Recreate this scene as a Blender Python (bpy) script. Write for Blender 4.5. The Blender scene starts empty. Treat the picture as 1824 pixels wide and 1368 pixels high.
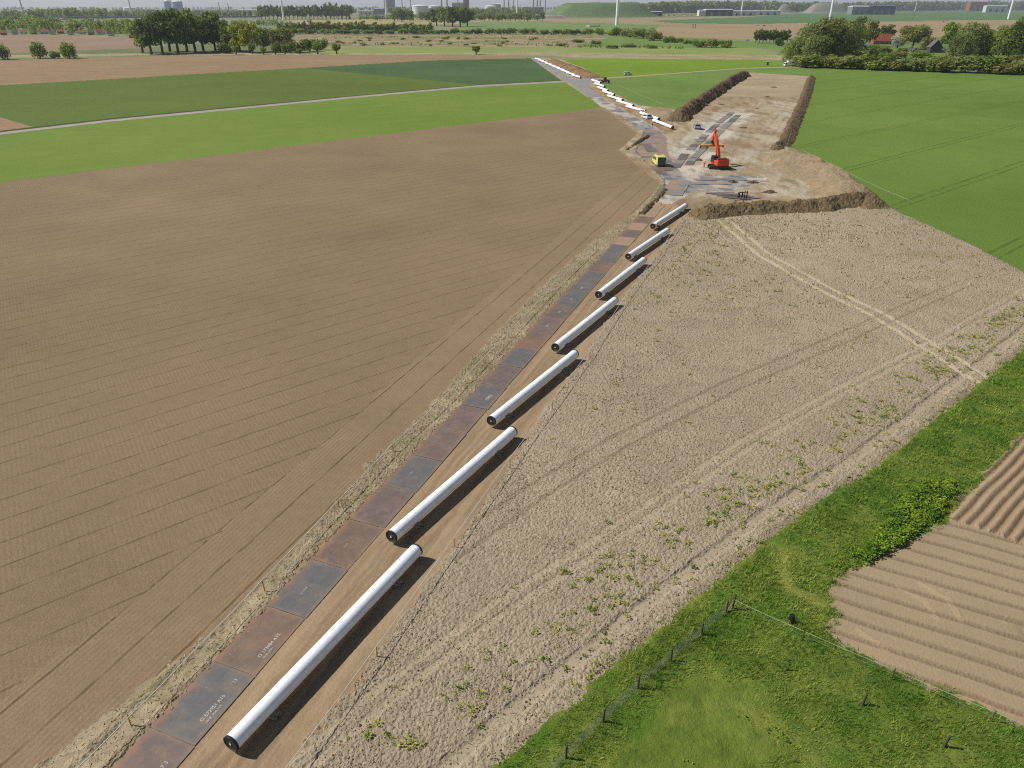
import bpy, bmesh, math, random
import numpy as np
from mathutils import Vector, Matrix

# ------------------------------------------------------------------ camera, world, sun, exposure
S = bpy.context.scene
COL = S.collection
FOC = 1300.0                      # focal length in pixels of the 1824 px wide photograph
PITCH = math.atan(672 / FOC)      # drone gimbal pitch below the horizon
HCAM = 34.0                       # flying height in metres

cam = bpy.data.objects.new('camera', bpy.data.cameras.new('camera'))
COL.objects.link(cam)
cam.location = (0, 0, HCAM)
cam.rotation_euler = (math.pi / 2 - PITCH, 0, 0)
cam.data.sensor_width = 36
cam.data.lens = 36 * FOC / 1824
cam.data.clip_start = 0.5
cam.data.clip_end = 80000
S.camera = cam

SUN_EL, SUN_AZ = math.radians(46), math.radians(172)     # azimuth counted from +X towards +Y
W = bpy.data.worlds.new('World')
S.world = W
W.use_nodes = True
sky = W.node_tree.nodes.new('ShaderNodeTexSky')
sky.sky_type = 'NISHITA'
sky.sun_disc = False
sky.sun_elevation = SUN_EL
sky.sun_rotation = math.pi / 2 - SUN_AZ
sky.air_density = 1.0
sky.dust_density = 0.7
sky.ozone_density = 1.0
bg = W.node_tree.nodes['Background']
bg.inputs[1].default_value = 0.06
# thin bright haze veil low over the horizon
wt = W.node_tree
tc = wt.nodes.new('ShaderNodeTexCoord'); sz_ = wt.nodes.new('ShaderNodeSeparateXYZ'); mr = wt.nodes.new('ShaderNodeMapRange'); mx_ = wt.nodes.new('ShaderNodeMix')
mx_.data_type = 'RGBA'
wt.links.new(tc.outputs['Generated'], sz_.inputs[0]); wt.links.new(sz_.outputs[2], mr.inputs[0])
mr.inputs[1].default_value = 0.0; mr.inputs[2].default_value = 0.10; mr.inputs[3].default_value = .85; mr.inputs[4].default_value = 0.0
mx_.inputs[7].default_value = (9.6, 10.4, 11.2, 1)
wt.links.new(mr.outputs[0], mx_.inputs[0]); wt.links.new(sky.outputs[0], mx_.inputs[6]); wt.links.new(mx_.outputs[2], bg.inputs[0])
sl = bpy.data.lights.new('sun', 'SUN')
sl.energy = 4.8
sl.angle = math.radians(0.5)
sl.color = (1.0, 0.975, 0.91)
so = bpy.data.objects.new('sun', sl)
COL.objects.link(so)
sd = Vector((math.cos(SUN_EL) * math.cos(SUN_AZ), math.cos(SUN_EL) * math.sin(SUN_AZ), math.sin(SUN_EL)))
so.rotation_euler = sd.to_track_quat('Z', 'Y').to_euler()
so.location = sd * 200
S.view_settings.view_transform = 'Standard'
S.view_settings.look = 'None'
S.view_settings.exposure = 0.0
S.view_settings.gamma = 1.0
S.render.engine = 'CYCLES'
S.cycles.max_bounces = 6
S.cycles.volume_bounces = 0
S.cycles.use_denoising = False
S.cycles.pixel_filter_type = 'BLACKMAN_HARRIS'
S.cycles.filter_width = 1.12

# ------------------------------------------------------------------ surveying helpers
SP, CP = math.sin(PITCH), math.cos(PITCH)
def G(x, y, z=0.0):
    """ground survey: photograph pixel -> world point on the level z"""
    u, v = (x - 912) / FOC, (y - 684) / FOC
    t = (z - HCAM) / (-SP - v * CP)
    return Vector((u * t, (CP - v * SP) * t, z))
def GA(pts):
    return np.array([G(*p)[:2] for p in pts])
RD = math.radians(68.4)           # bearing of the plate road
RDIR, RNOR = (math.cos(RD), math.sin(RD)), (math.sin(RD), -math.cos(RD))
def road(s, n, z=0.0):
    return Vector((RDIR[0] * s + RNOR[0] * n, RDIR[1] * s + RNOR[1] * n, z))
def dxy(a, b): return math.hypot(a[0] - b[0], a[1] - b[1])

# ------------------------------------------------------------------ numpy noise
def _h(ix, iy, s):
    n = (ix.astype(np.int64) * 374761393 + iy.astype(np.int64) * 668265263 + s * 1442695041) & 0x7fffffff
    n = ((n ^ (n >> 13)) * 1274126177) & 0x7fffffff
    n = ((n ^ (n >> 16)) * 974634777) & 0x7fffffff
    return ((n ^ (n >> 15)) & 0xffffff) / float(0xffffff)
def vnoise(x, y, s=0):
    ix, iy = np.floor(x), np.floor(y)
    fx, fy = x - ix, y - iy
    fx, fy = fx * fx * (3 - 2 * fx), fy * fy * (3 - 2 * fy)
    a, b, c, d = _h(ix, iy, s), _h(ix + 1, iy, s), _h(ix, iy + 1, s), _h(ix + 1, iy + 1, s)
    return (a + (b - a) * fx) * (1 - fy) + (c + (d - c) * fx) * fy
def fbm(x, y, s=0, o=3):
    r, a, t = 0, 1.0, 0
    for k in range(o):
        r = r + a * vnoise(x * 2 ** k + 17 * k, y * 2 ** k - 9 * k, s + k); t += a; a *= .5
    return r / t
def clods(x, y, s=0):
    """domed lumps: 1 - distance to the nearest jittered cell point, lump heights random"""
    ix, iy = np.floor(x), np.floor(y)
    best = np.full(x.shape, 9.0); hv = np.zeros(x.shape)
    for i in (-1, 0, 1):
        for j in (-1, 0, 1):
            cx, cy = ix + i, iy + j
            d = np.hypot(cx + _h(cx, cy, s) - x, cy + _h(cx, cy, s + 7) - y)
            m = d < best
            best = np.where(m, d, best); hv = np.where(m, _h(cx, cy, s + 3), hv)
    return np.clip(1 - best * 1.25, 0, 1) * (.35 + .65 * hv)
def pip(P, x, y):
    r = np.zeros(x.shape, bool)
    for k in range(len(P)):
        (x0, y0), (x1, y1) = P[k - 1], P[k]
        if y0 == y1: continue
        c = ((y0 > y) != (y1 > y)) & (x < (x1 - x0) * (y - y0) / (y1 - y0) + x0)
        r ^= c
    return r
def pdist(P, x, y):
    """distance to a polyline"""
    best = np.full(x.shape, 1e9)
    for (x0, y0), (x1, y1) in zip(P[:-1], P[1:]):
        dx, dy = x1 - x0, y1 - y0
        t = np.clip(((x - x0) * dx + (y - y0) * dy) / (dx * dx + dy * dy), 0, 1)
        best = np.minimum(best, np.hypot(x - x0 - t * dx, y - y0 - t * dy))
    return best
def sstep(a, b, v):
    t = np.clip((v - a) / (b - a), 0, 1)
    return t * t * (3 - 2 * t)

# ------------------------------------------------------------------ objects, tags, meshes
def tag(o, label=None, cat=None, group=None, kind=None):
    if label: o['label'] = label
    if cat: o['category'] = cat
    if group: o['group'] = group
    if kind: o['kind'] = kind
    return o
def empty(name, loc=(0, 0, 0), rz=0.0):
    o = bpy.data.objects.new(name, None)
    o.empty_display_size = .3
    o.location = loc
    o.rotation_euler = (0, 0, rz)
    COL.objects.link(o)
    return o
def link(name, me, parent=None):
    o = bpy.data.objects.new(name, me)
    COL.objects.link(o)
    if parent is not None: o.parent = parent
    return o
def npmesh(name, V, F, mat, smooth=False, attr=None):
    """mesh from numpy arrays; F is an (n,3) or (n,4) index array"""
    V = np.asarray(V, np.float32); F = np.asarray(F, np.int32)
    me = bpy.data.meshes.new(name)
    k = F.shape[1]
    me.vertices.add(len(V)); me.vertices.foreach_set('co', V.ravel())
    me.loops.add(F.size); me.loops.foreach_set('vertex_index', F.ravel())
    me.polygons.add(len(F))
    me.polygons.foreach_set('loop_start', np.arange(0, F.size, k, dtype=np.int32))
    me.polygons.foreach_set('loop_total', np.full(len(F), k, np.int32))
    me.polygons.foreach_set('use_smooth', np.full(len(F), smooth, bool))
    if mat: me.materials.append(mat)
    me.update(calc_edges=True)
    if attr is not None:
        a = me.color_attributes.new('mask', 'FLOAT_COLOR', 'POINT')
        A = np.ones((len(V), 4), np.float32); A[:, :attr.shape[1]] = attr
        a.data.foreach_set('color', A.ravel())
    return me

class MB:
    """mesh builder: boxes, prisms, tubes gathered into ONE mesh"""
    def __init__(s): s.v, s.f, s.mi, s.cur = [], [], [], 0
    def add(s, v, f):
        b = len(s.v)
        s.v += [tuple(p) for p in v]
        s.f += [[i + b for i in q] for q in f]
        s.mi += [s.cur] * len(f)
        return s
    def box(s, c, d, rz=0, M=None, taper=1.0):
        x, y, z = d[0] / 2, d[1] / 2, d[2] / 2
        pts = [Vector((i * x * (taper if k > 0 else 1), j * y * (taper if k > 0 else 1), k * z)) for k in (-1, 1) for i, j in ((-1, -1), (1, -1), (1, 1), (-1, 1))]
        R = M if M is not None else Matrix.Rotation(rz, 3, 'Z')
        return s.add([R @ p + Vector(c) for p in pts], [[3, 2, 1, 0], [4, 5, 6, 7], [0, 1, 5, 4], [1, 2, 6, 5], [2, 3, 7, 6], [3, 0, 4, 7]])
    def tube(s, pts, r, n=8, cap=True):
        pts = [Vector(p) for p in pts]
        rs = r if isinstance(r, (list, tuple)) else [r] * len(pts)
        V, F = [], []
        for i, p in enumerate(pts):
            t = (pts[min(i + 1, len(pts) - 1)] - pts[max(i - 1, 0)]).normalized()
            a = t.orthogonal().normalized() if abs(t.z) > .99 else t.cross(Vector((0, 0, 1))).normalized()
            b = t.cross(a)
            for k in range(n):
                w = 2 * math.pi * k / n
                V.append(p + (a * math.cos(w) + b * math.sin(w)) * rs[i])
        for i in range(len(pts) - 1):
            for k in range(n):
                F.append([i * n + k, i * n + (k + 1) % n, (i + 1) * n + (k + 1) % n, (i + 1) * n + k])
        if cap: F += [list(range(n))[::-1], [(len(pts) - 1) * n + k for k in range(n)]]
        return s.add(V, F)
    def cyl(s, a, b, r, n=16): return s.tube([a, b], r, n)
    def prism(s, prof, y0, y1, axis='y'):
        """profile of (x,z) points extruded along y (or of (y,z) along x)"""
        n = len(prof)
        if axis == 'y': V = [(p[0], y0, p[1]) for p in prof] + [(p[0], y1, p[1]) for p in prof]
        else: V = [(y0, p[0], p[1]) for p in prof] + [(y1, p[0], p[1]) for p in prof]
        return s.add(V, [list(range(n)), [n + k for k in range(n)][::-1]] + [[k, k + n, (k + 1) % n + n, (k + 1) % n] for k in range(n)])
    def lathe(s, prof, n=24, c=(0, 0, 0)):
        V, F = [], []
        for r, z in prof:
            for k in range(n):
                w = 2 * math.pi * k / n
                V.append((c[0] + r * math.cos(w), c[1] + r * math.sin(w), c[2] + z))
        for i in range(len(prof) - 1):
            for k in range(n):
                F.append([i * n + k, i * n + (k + 1) % n, (i + 1) * n + (k + 1) % n, (i + 1) * n + k])
        return s.add(V, F)
    def mesh(s, name, mat, smooth=False, bevel=0):
        me = bpy.data.meshes.new(name)
        me.from_pydata(s.v, [], s.f)
        mats = mat if isinstance(mat, (list, tuple)) else [mat]
        for m in mats: me.materials.append(m)
        me.polygons.foreach_set('material_index', s.mi)
        bm = bmesh.new(); bm.from_mesh(me)
        bmesh.ops.recalc_face_normals(bm, faces=bm.faces)
        if bevel:
            bmesh.ops.bevel(bm, geom=[e for e in bm.edges if len(e.link_faces) == 2 and e.calc_face_angle(0) > .6], offset=bevel, segments=2, affect='EDGES', profile=.6)
        bm.to_mesh(me); bm.free()
        if smooth:
            me.polygons.foreach_set('use_smooth', [True] * len(me.polygons))
            me.set_sharp_from_angle(angle=math.radians(35))
        return me
    def build(s, name, mat, parent=None, smooth=False, bevel=0):
        return link(name, s.mesh(name, mat, smooth, bevel), parent)

# ------------------------------------------------------------------ materials
def lin(c, k=1.0):
    f = lambda v: (v / 12.92 if v <= .04045 else ((v + .055) / 1.055) ** 2.4)
    return tuple(min(1, f(v / 255.0) * k) for v in c) + (1,)
class NT:
    def __init__(s, name):
        s.m = bpy.data.materials.new(name); s.m.use_nodes = True
        s.t = s.m.node_tree
        s.b = s.t.nodes['Principled BSDF']
    def n(s, typ, ins=None, **pr):
        d = s.t.nodes.new('ShaderNode' + typ)
        for k, v in pr.items(): setattr(d, k, v)
        for k, v in (ins or {}).items(): s.set(d.inputs[k], v)
        return d
    def set(s, sock, v):
        if isinstance(v, bpy.types.NodeSocket): s.t.links.new(v, sock)
        else: sock.default_value = v
    def math(s, op, a, b=0.0, c=None, clamp=False):
        d = s.n('Math', operation=op, use_clamp=clamp)
        s.set(d.inputs[0], a); s.set(d.inputs[1], b)
        if c is not None: s.set(d.inputs[2], c)
        return d.outputs[0]
    def mix(s, f, a, b, bt='MIX'):
        d = s.n('Mix', data_type='RGBA', blend_type=bt)
        s.set(d.inputs[0], f); s.set(d.inputs[6], a); s.set(d.inputs[7], b)
        return d.outputs[2]
    def noise(s, vec, sc, det=3, rough=.55, dist=0):
        d = s.n('TexNoise', {'Vector': vec, 'Scale': sc, 'Detail': det, 'Roughness': rough, 'Distortion': dist})
        return d.outputs[0]
    def ramp(s, v, a, b):
        d = s.n('MapRange', {0: v, 1: a, 2: b}); d.interpolation_type = 'SMOOTHSTEP'
        return d.outputs[0]
    def pos(s): return s.n('NewGeometry').outputs['Position']
    def obj(s): return s.n('TexCoord').outputs['Object']
    def rand(s): return s.n('ObjectInfo').outputs['Random']

def stripe(N, P, ang, spacing, width, wob=.12, off=0.0, soft=.5):
    """1 on thin parallel lines of the bearing ang"""
    a = math.radians(ang)
    d = N.n('VectorMath', {0: P, 1: (-math.sin(a), math.cos(a), 0)}, operation='DOT_PRODUCT').outputs['Value']
    w = N.math('MULTIPLY', N.math('SUBTRACT', N.noise(P, .35, 2), .5), wob * 2)
    t = N.math('DIVIDE', N.math('ADD', N.math('ADD', d, off), w), spacing)
    fr = N.math('ABSOLUTE', N.math('SUBTRACT', N.math('FRACT', t), .5))
    dist = N.math('MULTIPLY', fr, spacing)
    return N.math('SUBTRACT', 1.0, N.ramp(dist, width * soft, width), clamp=True)

def ground_mat(name, lo, hi, noises=((.02, .6), (.4, .5), (5, .5)), bump=((6, .06),), lines=(), wave=None, masks=(), patch=None, rough=.95):
    """earth and crop surfaces: two colours mixed by noises, drawn lines, row bump, colours on the vertex mask"""
    N = NT(name); P = N.pos()
    f = .5
    for sc, w in noises:
        f = N.math('MULTIPLY_ADD', N.math('SUBTRACT', N.noise(P, sc, 4, .6), .5), w * 2.2, f)
    f = N.math('ADD', f, 0, clamp=True)
    c = N.mix(f, lin(lo), lin(hi))
    if patch:
        pc, sc, a, b = patch
        c = N.mix(N.ramp(N.noise(P, sc, 4, .6), a, b), c, lin(pc))
    for ang, sp, wd, col, st, *o in lines:
        s_ = stripe(N, P, ang, sp, wd, *o)
        brk = N.ramp(N.noise(P, .5, 3), .25, .6)
        c = N.mix(N.math('MULTIPLY', N.math('MULTIPLY', s_, brk), st), c, lin(col))
    if masks:
        at = N.n('Attribute', attribute_name='mask')
        sp_ = N.n('SeparateColor', {0: at.outputs['Color']})
        for k, col in enumerate(masks):
            if col: c = N.mix(sp_.outputs[k], c, lin(col))
    N.set(N.b.inputs['Base Color'], c)
    N.b.inputs['Roughness'].default_value = rough
    N.b.inputs['Specular IOR Level'].default_value = .15
    h = None
    for sc, a in bump:
        q = N.math('MULTIPLY', N.noise(P, sc, 3, .65), a)
        h = q if h is None else N.math('ADD', h, q)
    for ang, sp, amp in (wave or ()):
        a = math.radians(ang)
        d = N.n('VectorMath', {0: P, 1: (-math.sin(a), math.cos(a), 0)}, operation='DOT_PRODUCT').outputs['Value']
        d = N.math('ADD', d, N.math('MULTIPLY', N.noise(P, .4, 2), .25))
        q = N.math('MULTIPLY', N.math('SINE', N.math('MULTIPLY', d, 2 * math.pi / sp)), amp)
        q = N.math('MULTIPLY', q, N.ramp(N.noise(P, .12, 2), .3, .6))
        h = q if h is None else N.math('ADD', h, q)
    if h is not None:
        N.set(N.b.inputs['Normal'], N.n('Bump', {'Height': h, 'Distance': 1.0, 'Strength': 1.0}).outputs[0])
    return N.m

def plain(name, col, rough=.6, metal=0.0, var=.12, sc=3.0, spec=.5, dirt=None, coat=0):
    """painted / metal / plastic surface with slight mottling and optional dust"""
    N = NT(name); P = N.obj()
    nz = N.noise(P, sc, 4, .6)
    k = N.math('MULTIPLY_ADD', N.math('SUBTRACT', nz, .5), 2 * var, 1.0)
    c = N.n('VectorMath', {0: lin(col)[:3], 3: k}, operation='SCALE').outputs[0]
    if dirt: c = N.mix(N.math('MULTIPLY', N.ramp(N.noise(P, sc * .7, 5, .65), .5, .75), dirt[1]), c, lin(dirt[0]))
    N.set(N.b.inputs['Base Color'], c)
    N.b.inputs['Roughness'].default_value = rough
    N.b.inputs['Metallic'].default_value = metal
    N.b.inputs['Specular IOR Level'].default_value = spec
    N.b.inputs['Coat Weight'].default_value = coat
    return N.m

def leaf_mat(name, lo, hi, sc=.25, transl=.45, obj_var=.25):
    """foliage: colour from the vertex mask (clump tone) and the object, part translucent"""
    N = NT(name)
    at = N.n('Attribute', attribute_name='mask')
    r = N.n('SeparateColor', {0: at.outputs['Color']}).outputs[0]
    r = N.math('MULTIPLY_ADD', N.math('SUBTRACT', N.rand(), .5), obj_var, r, clamp=True)
    c = N.mix(r, lin(lo), lin(hi))
    N.set(N.b.inputs['Base Color'], c)
    N.b.inputs['Roughness'].default_value = .7
    N.b.inputs['Specular IOR Level'].default_value = .2
    tr = N.n('BsdfTranslucent', {'Color': c})
    mx = N.n('MixShader', {0: transl, 1: N.b.outputs[0], 2: tr.outputs[0]})
    N.t.links.new(mx.outputs[0], N.t.nodes['Material Output'].inputs[0])
    return N.m
# ------------------------------------------------------------------ ground: one surveyed sheet, cut into fields
ys = np.concatenate([np.arange(1640, 1400, -4.0), np.arange(1400, 330, -1.55), np.arange(330, 108, -.8), np.arange(108, 12.75, -.85)])
YG = np.array([G(912, y)[1] for y in ys] + [32000.0])
aa = np.concatenate([np.linspace(-1.3, -.73, 60)[:-1], np.arange(-.73, .73, 1.6 / FOC), np.linspace(.73, 1.3, 60)])
XG = aa[None, :] * (CP * YG[:, None] + SP * HCAM)
YG = np.repeat(YG[:, None], len(aa), 1)
NR, NC = XG.shape
xc = .25 * (XG[:-1, :-1] + XG[1:, :-1] + XG[:-1, 1:] + XG[1:, 1:])
yc = .25 * (YG[:-1, :-1] + YG[1:, :-1] + YG[:-1, 1:] + YG[1:, 1:])
wob = np.clip(1 - (yc - 60) / 400, .25, 1)                     # ragged field edges
xw = xc + (fbm(xc * .9, yc * .9, 5, 4) - .5) * 1.0 * wob + (fbm(xc * 4, yc * 4, 6, 2) - .5) * .5 * wob
yw = yc + (fbm(xc * .9, yc * .9, 11, 4) - .5) * 1.0 * wob + (fbm(xc * 4, yc * 4, 12, 2) - .5) * .5 * wob

FLD = {}   # name -> polygons (photograph pixels on the flat ground), later ones lie over earlier ones
ORDER = []
def fld(name, pts, raw=None):
    ORDER.append((name, GA(pts) if raw is None else np.array(raw)))

# the far country
fld('farmland', None, [(-99999, -10), (99999, -10), (99999, 99999), (-99999, 99999)])
fld('far_stubble_field', [(-700, 62), (120, 63), (245, 68), (262, 85), (0, 95), (-700, 104)])
fld('far_pasture', [(-700, 104), (0, 95), (262, 85), (400, 76), (520, 76), (580, 97), (240, 100), (-700, 116)])
fld('dry_meadow', [(520, 61), (900, 60), (1060, 61), (1110, 78), (1020, 84.5), (575, 84.5), (520, 80)])
fld('mown_meadow', [(520, 84.5), (900, 83), (1340, 84), (1400, 98), (870, 98), (560, 98)])
fld('green_slope', [(1020, 84), (1110, 60), (1340, 74), (1500, 80), (1400, 90), (1340, 85)])
fld('pale_field', [(940, 35), (1345, 29), (2600, 19), (2600, 62), (1500, 66), (1340, 70), (1170, 66), (1150, 46), (940, 44)])
fld('distant_wheat_field', [(1155, 37), (1320, 31), (1480, 20), (1700, 15.5), (2600, 14.5), (2600, 33), (1700, 36), (1480, 40), (1340, 43), (1200, 41)])
fld('tan_field', [(500, 37), (760, 32), (950, 36), (950, 43), (700, 44), (520, 44)])
fld('low_pasture', [(820, 39), (960, 38), (1180, 44), (1150, 62), (1060, 61), (820, 50)])
fld('farmyard_lawn', [(1420, 66), (1900, 66), (2600, 80), (2600, 150), (1824, 131), (1450, 119), (1380, 100)])
fld('reed_bank', [(-700, 116), (0, 104), (240, 99), (600, 97), (870, 97), (960, 99), (1060, 103.5), (1400, 107), (1400, 98), (1060, 95), (960, 92.5), (870, 94), (600, 94), (240, 95), (-700, 108)])
# the big fields
fld('upper_brown_field', [(-900, 125), (0, 108), (240, 101), (600, 98), (870, 98.5), (950, 103), (760, 108), (540, 121), (0, 152), (-900, 203)])
fld('mid_green_field', [(-900, 203), (0, 152), (540, 121), (850, 151), (640, 171), (200, 212), (60, 228), (0, 209), (-900, 290)])
fld('tilled_corner', [(-900, 290), (0, 209), (62, 227), (0, 236), (-900, 360)])
fld('dark_green_field', [(540, 121), (760, 108), (945, 104), (1000, 144), (850, 151)])
fld('light_green_field', [(-900, 368), (0, 238), (200, 215), (600, 175), (880, 154), (1003, 145.5), (1076, 190), (1060, 193.5), (0, 325), (-900, 460)])
PLOUGH_EDGE = [(1137, 238), (1104, 268), (1178, 328), (1134, 377), (1096, 399), (1026, 455), (960, 515), (866, 613), (843, 639), (755, 736), (668, 817), (600, 896), (488, 1018), (371, 1130), (234, 1243), (63, 1368), (-330, 1640)]
fld('ploughed_field', [(-900, 460), (0, 325), (1060, 193.5), (1080, 195)] + PLOUGH_EDGE + [(-1200, 1640)])
fld('headland', [(-560, 1640), (0, 1247), (244, 1066), (449, 895), (600, 768), (785, 600), (960, 450), (1060, 365), (1105, 330), (1140, 300)] + PLOUGH_EDGE[2:])
fld('far_lime_field', [(1000, 106), (1065, 104), (1400, 108), (1450, 118), (1320, 121.5), (1130, 136), (1063, 139.5), (1040, 121)])
fld('wheat_field', [(1063, 140), (1090, 140.5), (1320, 123), (1450, 121), (1447, 136), (1338, 131), (1208, 200), (1140, 190), (1090, 164)])
fld('big_green_field', [(1448, 119), (1640, 128), (1824, 132), (2700, 152), (2700, 790), (1824, 485), (1740, 440), (1640, 395), (1600, 378), (1580, 362), (1400, 258), (1412, 225), (1446, 136)])
fld('sand_site', [(1335, 129), (1446, 136), (1412, 225), (1400, 258), (1580, 362), (1575, 372), (1240, 388), (1225, 378), (1160, 361), (1184, 335), (1178, 328), (1104, 268), (1137, 238), (1080, 195), (1006, 147), (945, 103.5), (960, 102.5), (1000, 106), (1040, 121), (1063, 139), (1075, 155), (1090, 164), (1140, 188), (1208, 195)])
fld('earth_strip', [(1030, 156), (1040, 152), (1075, 158), (1150, 200), (1212, 228), (1195, 236), (1176, 232), (1132, 208), (1082, 180)])
HAUL = [(946, 104.5), (1006, 142), (1030, 156), (1071, 191), (1115, 213), (1148, 235), (1140, 255), (1133, 270), (1160, 298), (1187, 325), (1178, 345), (1166, 361), (1196, 363), (1216, 353), (1232, 342), (1262, 339), (1300, 340), (1322, 333), (1362, 326), (1366, 317), (1300, 313), (1250, 314), (1222, 312), (1205, 297), (1190, 270), (1190, 246), (1176, 232), (1132, 208), (1082, 180), (1046, 155), (1066, 143), (1066, 138), (1022, 141), (966, 105.5)]
fld('haul_road', HAUL)
GRASS_EDGE = [(600, 1640), (880, 1368), (1050, 1225), (1220, 1080), (1400, 935), (1560, 830), (1650, 760), (1824, 620), (1935, 525)]
ROPE_R = [(300, 1640), (515, 1368), (671, 1168), (810, 975), (925, 802), (1000, 692), (1100, 546), (1175, 446), (1225, 376)]
fld('stubble_field', ROPE_R + [(1240, 386), (1580, 366), (1600, 378), (1640, 395), (1740, 440), (1824, 485), (2600, 760)] + GRASS_EDGE[::-1])
fld('work_strip', ROPE_R + [(1192, 364), (1158, 361)] + [(1085, 441), (984, 544), (852, 688), (676, 870), (547, 1002), (384, 1177), (263, 1298), (-80, 1640)])
fld('verge', [(1178, 330), (1158, 361), (1085, 441), (984, 544), (852, 688), (676, 870), (547, 1002), (384, 1177), (263, 1298), (-80, 1640)] + PLOUGH_EDGE[2:][::-1])
fld('meadow', GRASS_EDGE + [(2500, 330), (2700, 790), (2900, 1640)])
fld('ridged_field', [(2700, 420), (2000, 610), (1824, 772), (1760, 837), (1702, 903), (1690, 926), (1824, 966), (2900, 1240)])
fld('potato_field', [(1690, 926), (1640, 952), (1582, 980), (1540, 1002), (1484, 1032), (1478, 1060), (1492, 1100), (1465, 1122), (1520, 1162), (1600, 1200), (1824, 1300), (2900, 1800), (2900, 1240), (1824, 966)])

LAB = np.zeros(xc.shape, np.int16)
for k, (nm, P) in enumerate(ORDER):
    x0, y0 = P.min(0) - 3; x1, y1 = P.max(0) + 3
    r0, r1 = np.searchsorted(YG[:, 0], [y0, y1]); r0 = max(0, r0 - 1); r1 = min(NR - 1, r1 + 1)
    if r1 <= r0: continue
    sl_ = slice(r0, r1)
    LAB[sl_][pip(P, xw[sl_], yw[sl_])] = k
IDX = {nm: k for k, (nm, P) in enumerate(ORDER)}

# heights and colour masks on the vertices (only the near rows carry relief)
Z = np.zeros(XG.shape, np.float64)
MASK = np.zeros(XG.shape + (3,), np.float32)
LV = np.zeros(XG.shape, np.int16)
LV[:-1, :-1] = LAB; LV[-1, :-1] = LAB[-1]; LV[:, -1] = LV[:, -2]
near = YG < 330
def on(*names):
    m = np.zeros(XG.shape, bool)
    for n_ in names: m |= LV == IDX[n_]
    return m & near
def pl(pts): return GA(pts)

# stubble field: clods, wheel ruts, weeds
m = on('stubble_field'); x, y = XG[m], YG[m]
ge = pdist(GA(GRASS_EDGE), x, y)
c = clods(x / .27, y / .27, 3) * .085 + clods(x / .13, y / .13, 4) * .045 + fbm(x * .25, y * .25, 6) * .10
c = c * (1.0 + .2 * sstep(10, 3, ge)) * (.45 + .55 * sstep(.15, 1.1, ge)) * np.clip(1.15 - (y - 60) / 160, .35, 1)
pale = np.zeros(x.shape); dark = np.zeros(x.shape); flat = np.zeros(x.shape)
def rut(pts, off, w, k_pale=0.0, k_dark=0.0, k_flat=1.0):
    global pale, dark, flat
    P = GA(pts); d = P[-1] - P[0]; d /= np.hypot(*d)
    for o in off:
        q = P + np.array([-d[1], d[0]]) * o
        t = sstep(w, w * .45, pdist(q, x, y) + (fbm(x * 1.5, y * 1.5, 9) - .5) * w * .9)
        pale = np.maximum(pale, t * k_pale); dark = np.maximum(dark, t * k_dark); flat = np.maximum(flat, t * k_flat)
rut([(1278, 384), (1360, 455), (1480, 522), (1560, 560), (1640, 610), (1740, 672), (1800, 705)], (-.95, .95), .46, 1.0)
for pts in ([(1320, 388), (1420, 430), (1455, 450)], [(1360, 382), (1480, 420), (1490, 438)], [(1405, 380), (1500, 405)], [(1250, 400), (1340, 470)], [(1440, 380), (1590, 418)], [(1270, 395), (1400, 385), (1470, 402), (1500, 430), (1440, 452), (1300, 430)]):
    rut(pts, (-.9, .9), .38, .38, 0, .6)
rut([(800, 985), (950, 880), (1100, 790), (1300, 690), (1480, 612), (1640, 540), (1720, 505)], (-.95, .95), .28, 0, .38, .3)
rut([(500, 1390), (700, 1225), (880, 1090), (1020, 1000), (1330, 790), (1500, 695), (1650, 618), (1830, 515)], (-.55, .55), .36, .3, 0, .6)
edge = GA(GRASS_EDGE)
band = sstep(2.35, 2.0, ge + (fbm(x * .8, y * .8, 21) - .5) * .5) * sstep(1.15, 1.5, ge + (fbm(x * .8, y * .8, 22) - .5) * .5)
flat = np.maximum(flat, band * 1.1); pale = np.maximum(pale, band * .25)
ridge_d = np.abs(ge - 2.5) < .22
c = c + np.where(ridge_d, .05 * vnoise(x * 3, y * 3, 2), 0)
pale = np.maximum(pale, sstep(1.25, .7, ge) * sstep(.25, .6, ge) * .7 * vnoise(x * 2.2, y * 2.2, 31))
grn = sstep(.58, .78, fbm(x * .11, y * .11, 41)) * .35 * sstep(70, 110, y)
Z[m] = c * (1 - .85 * flat); dark = np.maximum(dark, sstep(.75, .35, ge) * sstep(.38, .6, fbm(x * .5, y * .5, 33)) * .35)
MASK[m] = np.stack([pale, grn, dark], 1)

# verge beside the plates: rough clods, and the bare strip under the pipes
m = on('verge'); x, y = XG[m], YG[m]
s_ = x * RDIR[0] + y * RDIR[1]; n_ = x * RNOR[0] + y * RNOR[1]
rut_n = np.minimum(np.abs(n_ + 28.55 + .25 * np.sin(s_ * .21)), np.abs(n_ + 30.1 + .2 * np.sin(s_ * .17)))
fl = sstep(.75, .35, rut_n) * sstep(34, 27, s_)
c = clods(x / .30, y / .30, 13) * .10 + clods(x / .14, y / .14, 14) * .05 + fbm(x * .7, y * .7, 16) * .08
Z[m] = c * (1 - .8 * fl)
MASK[m] = np.stack([fl * .35 + .35 * sstep(.5, .7, fbm(x * .9, y * .9, 18)), sstep(.52, .72, fbm(x * .35, y * .35, 17)) * .3, sstep(.55, .75, fbm(x * 2.2, y * 2.2, 19)) * .35], 1)

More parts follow.
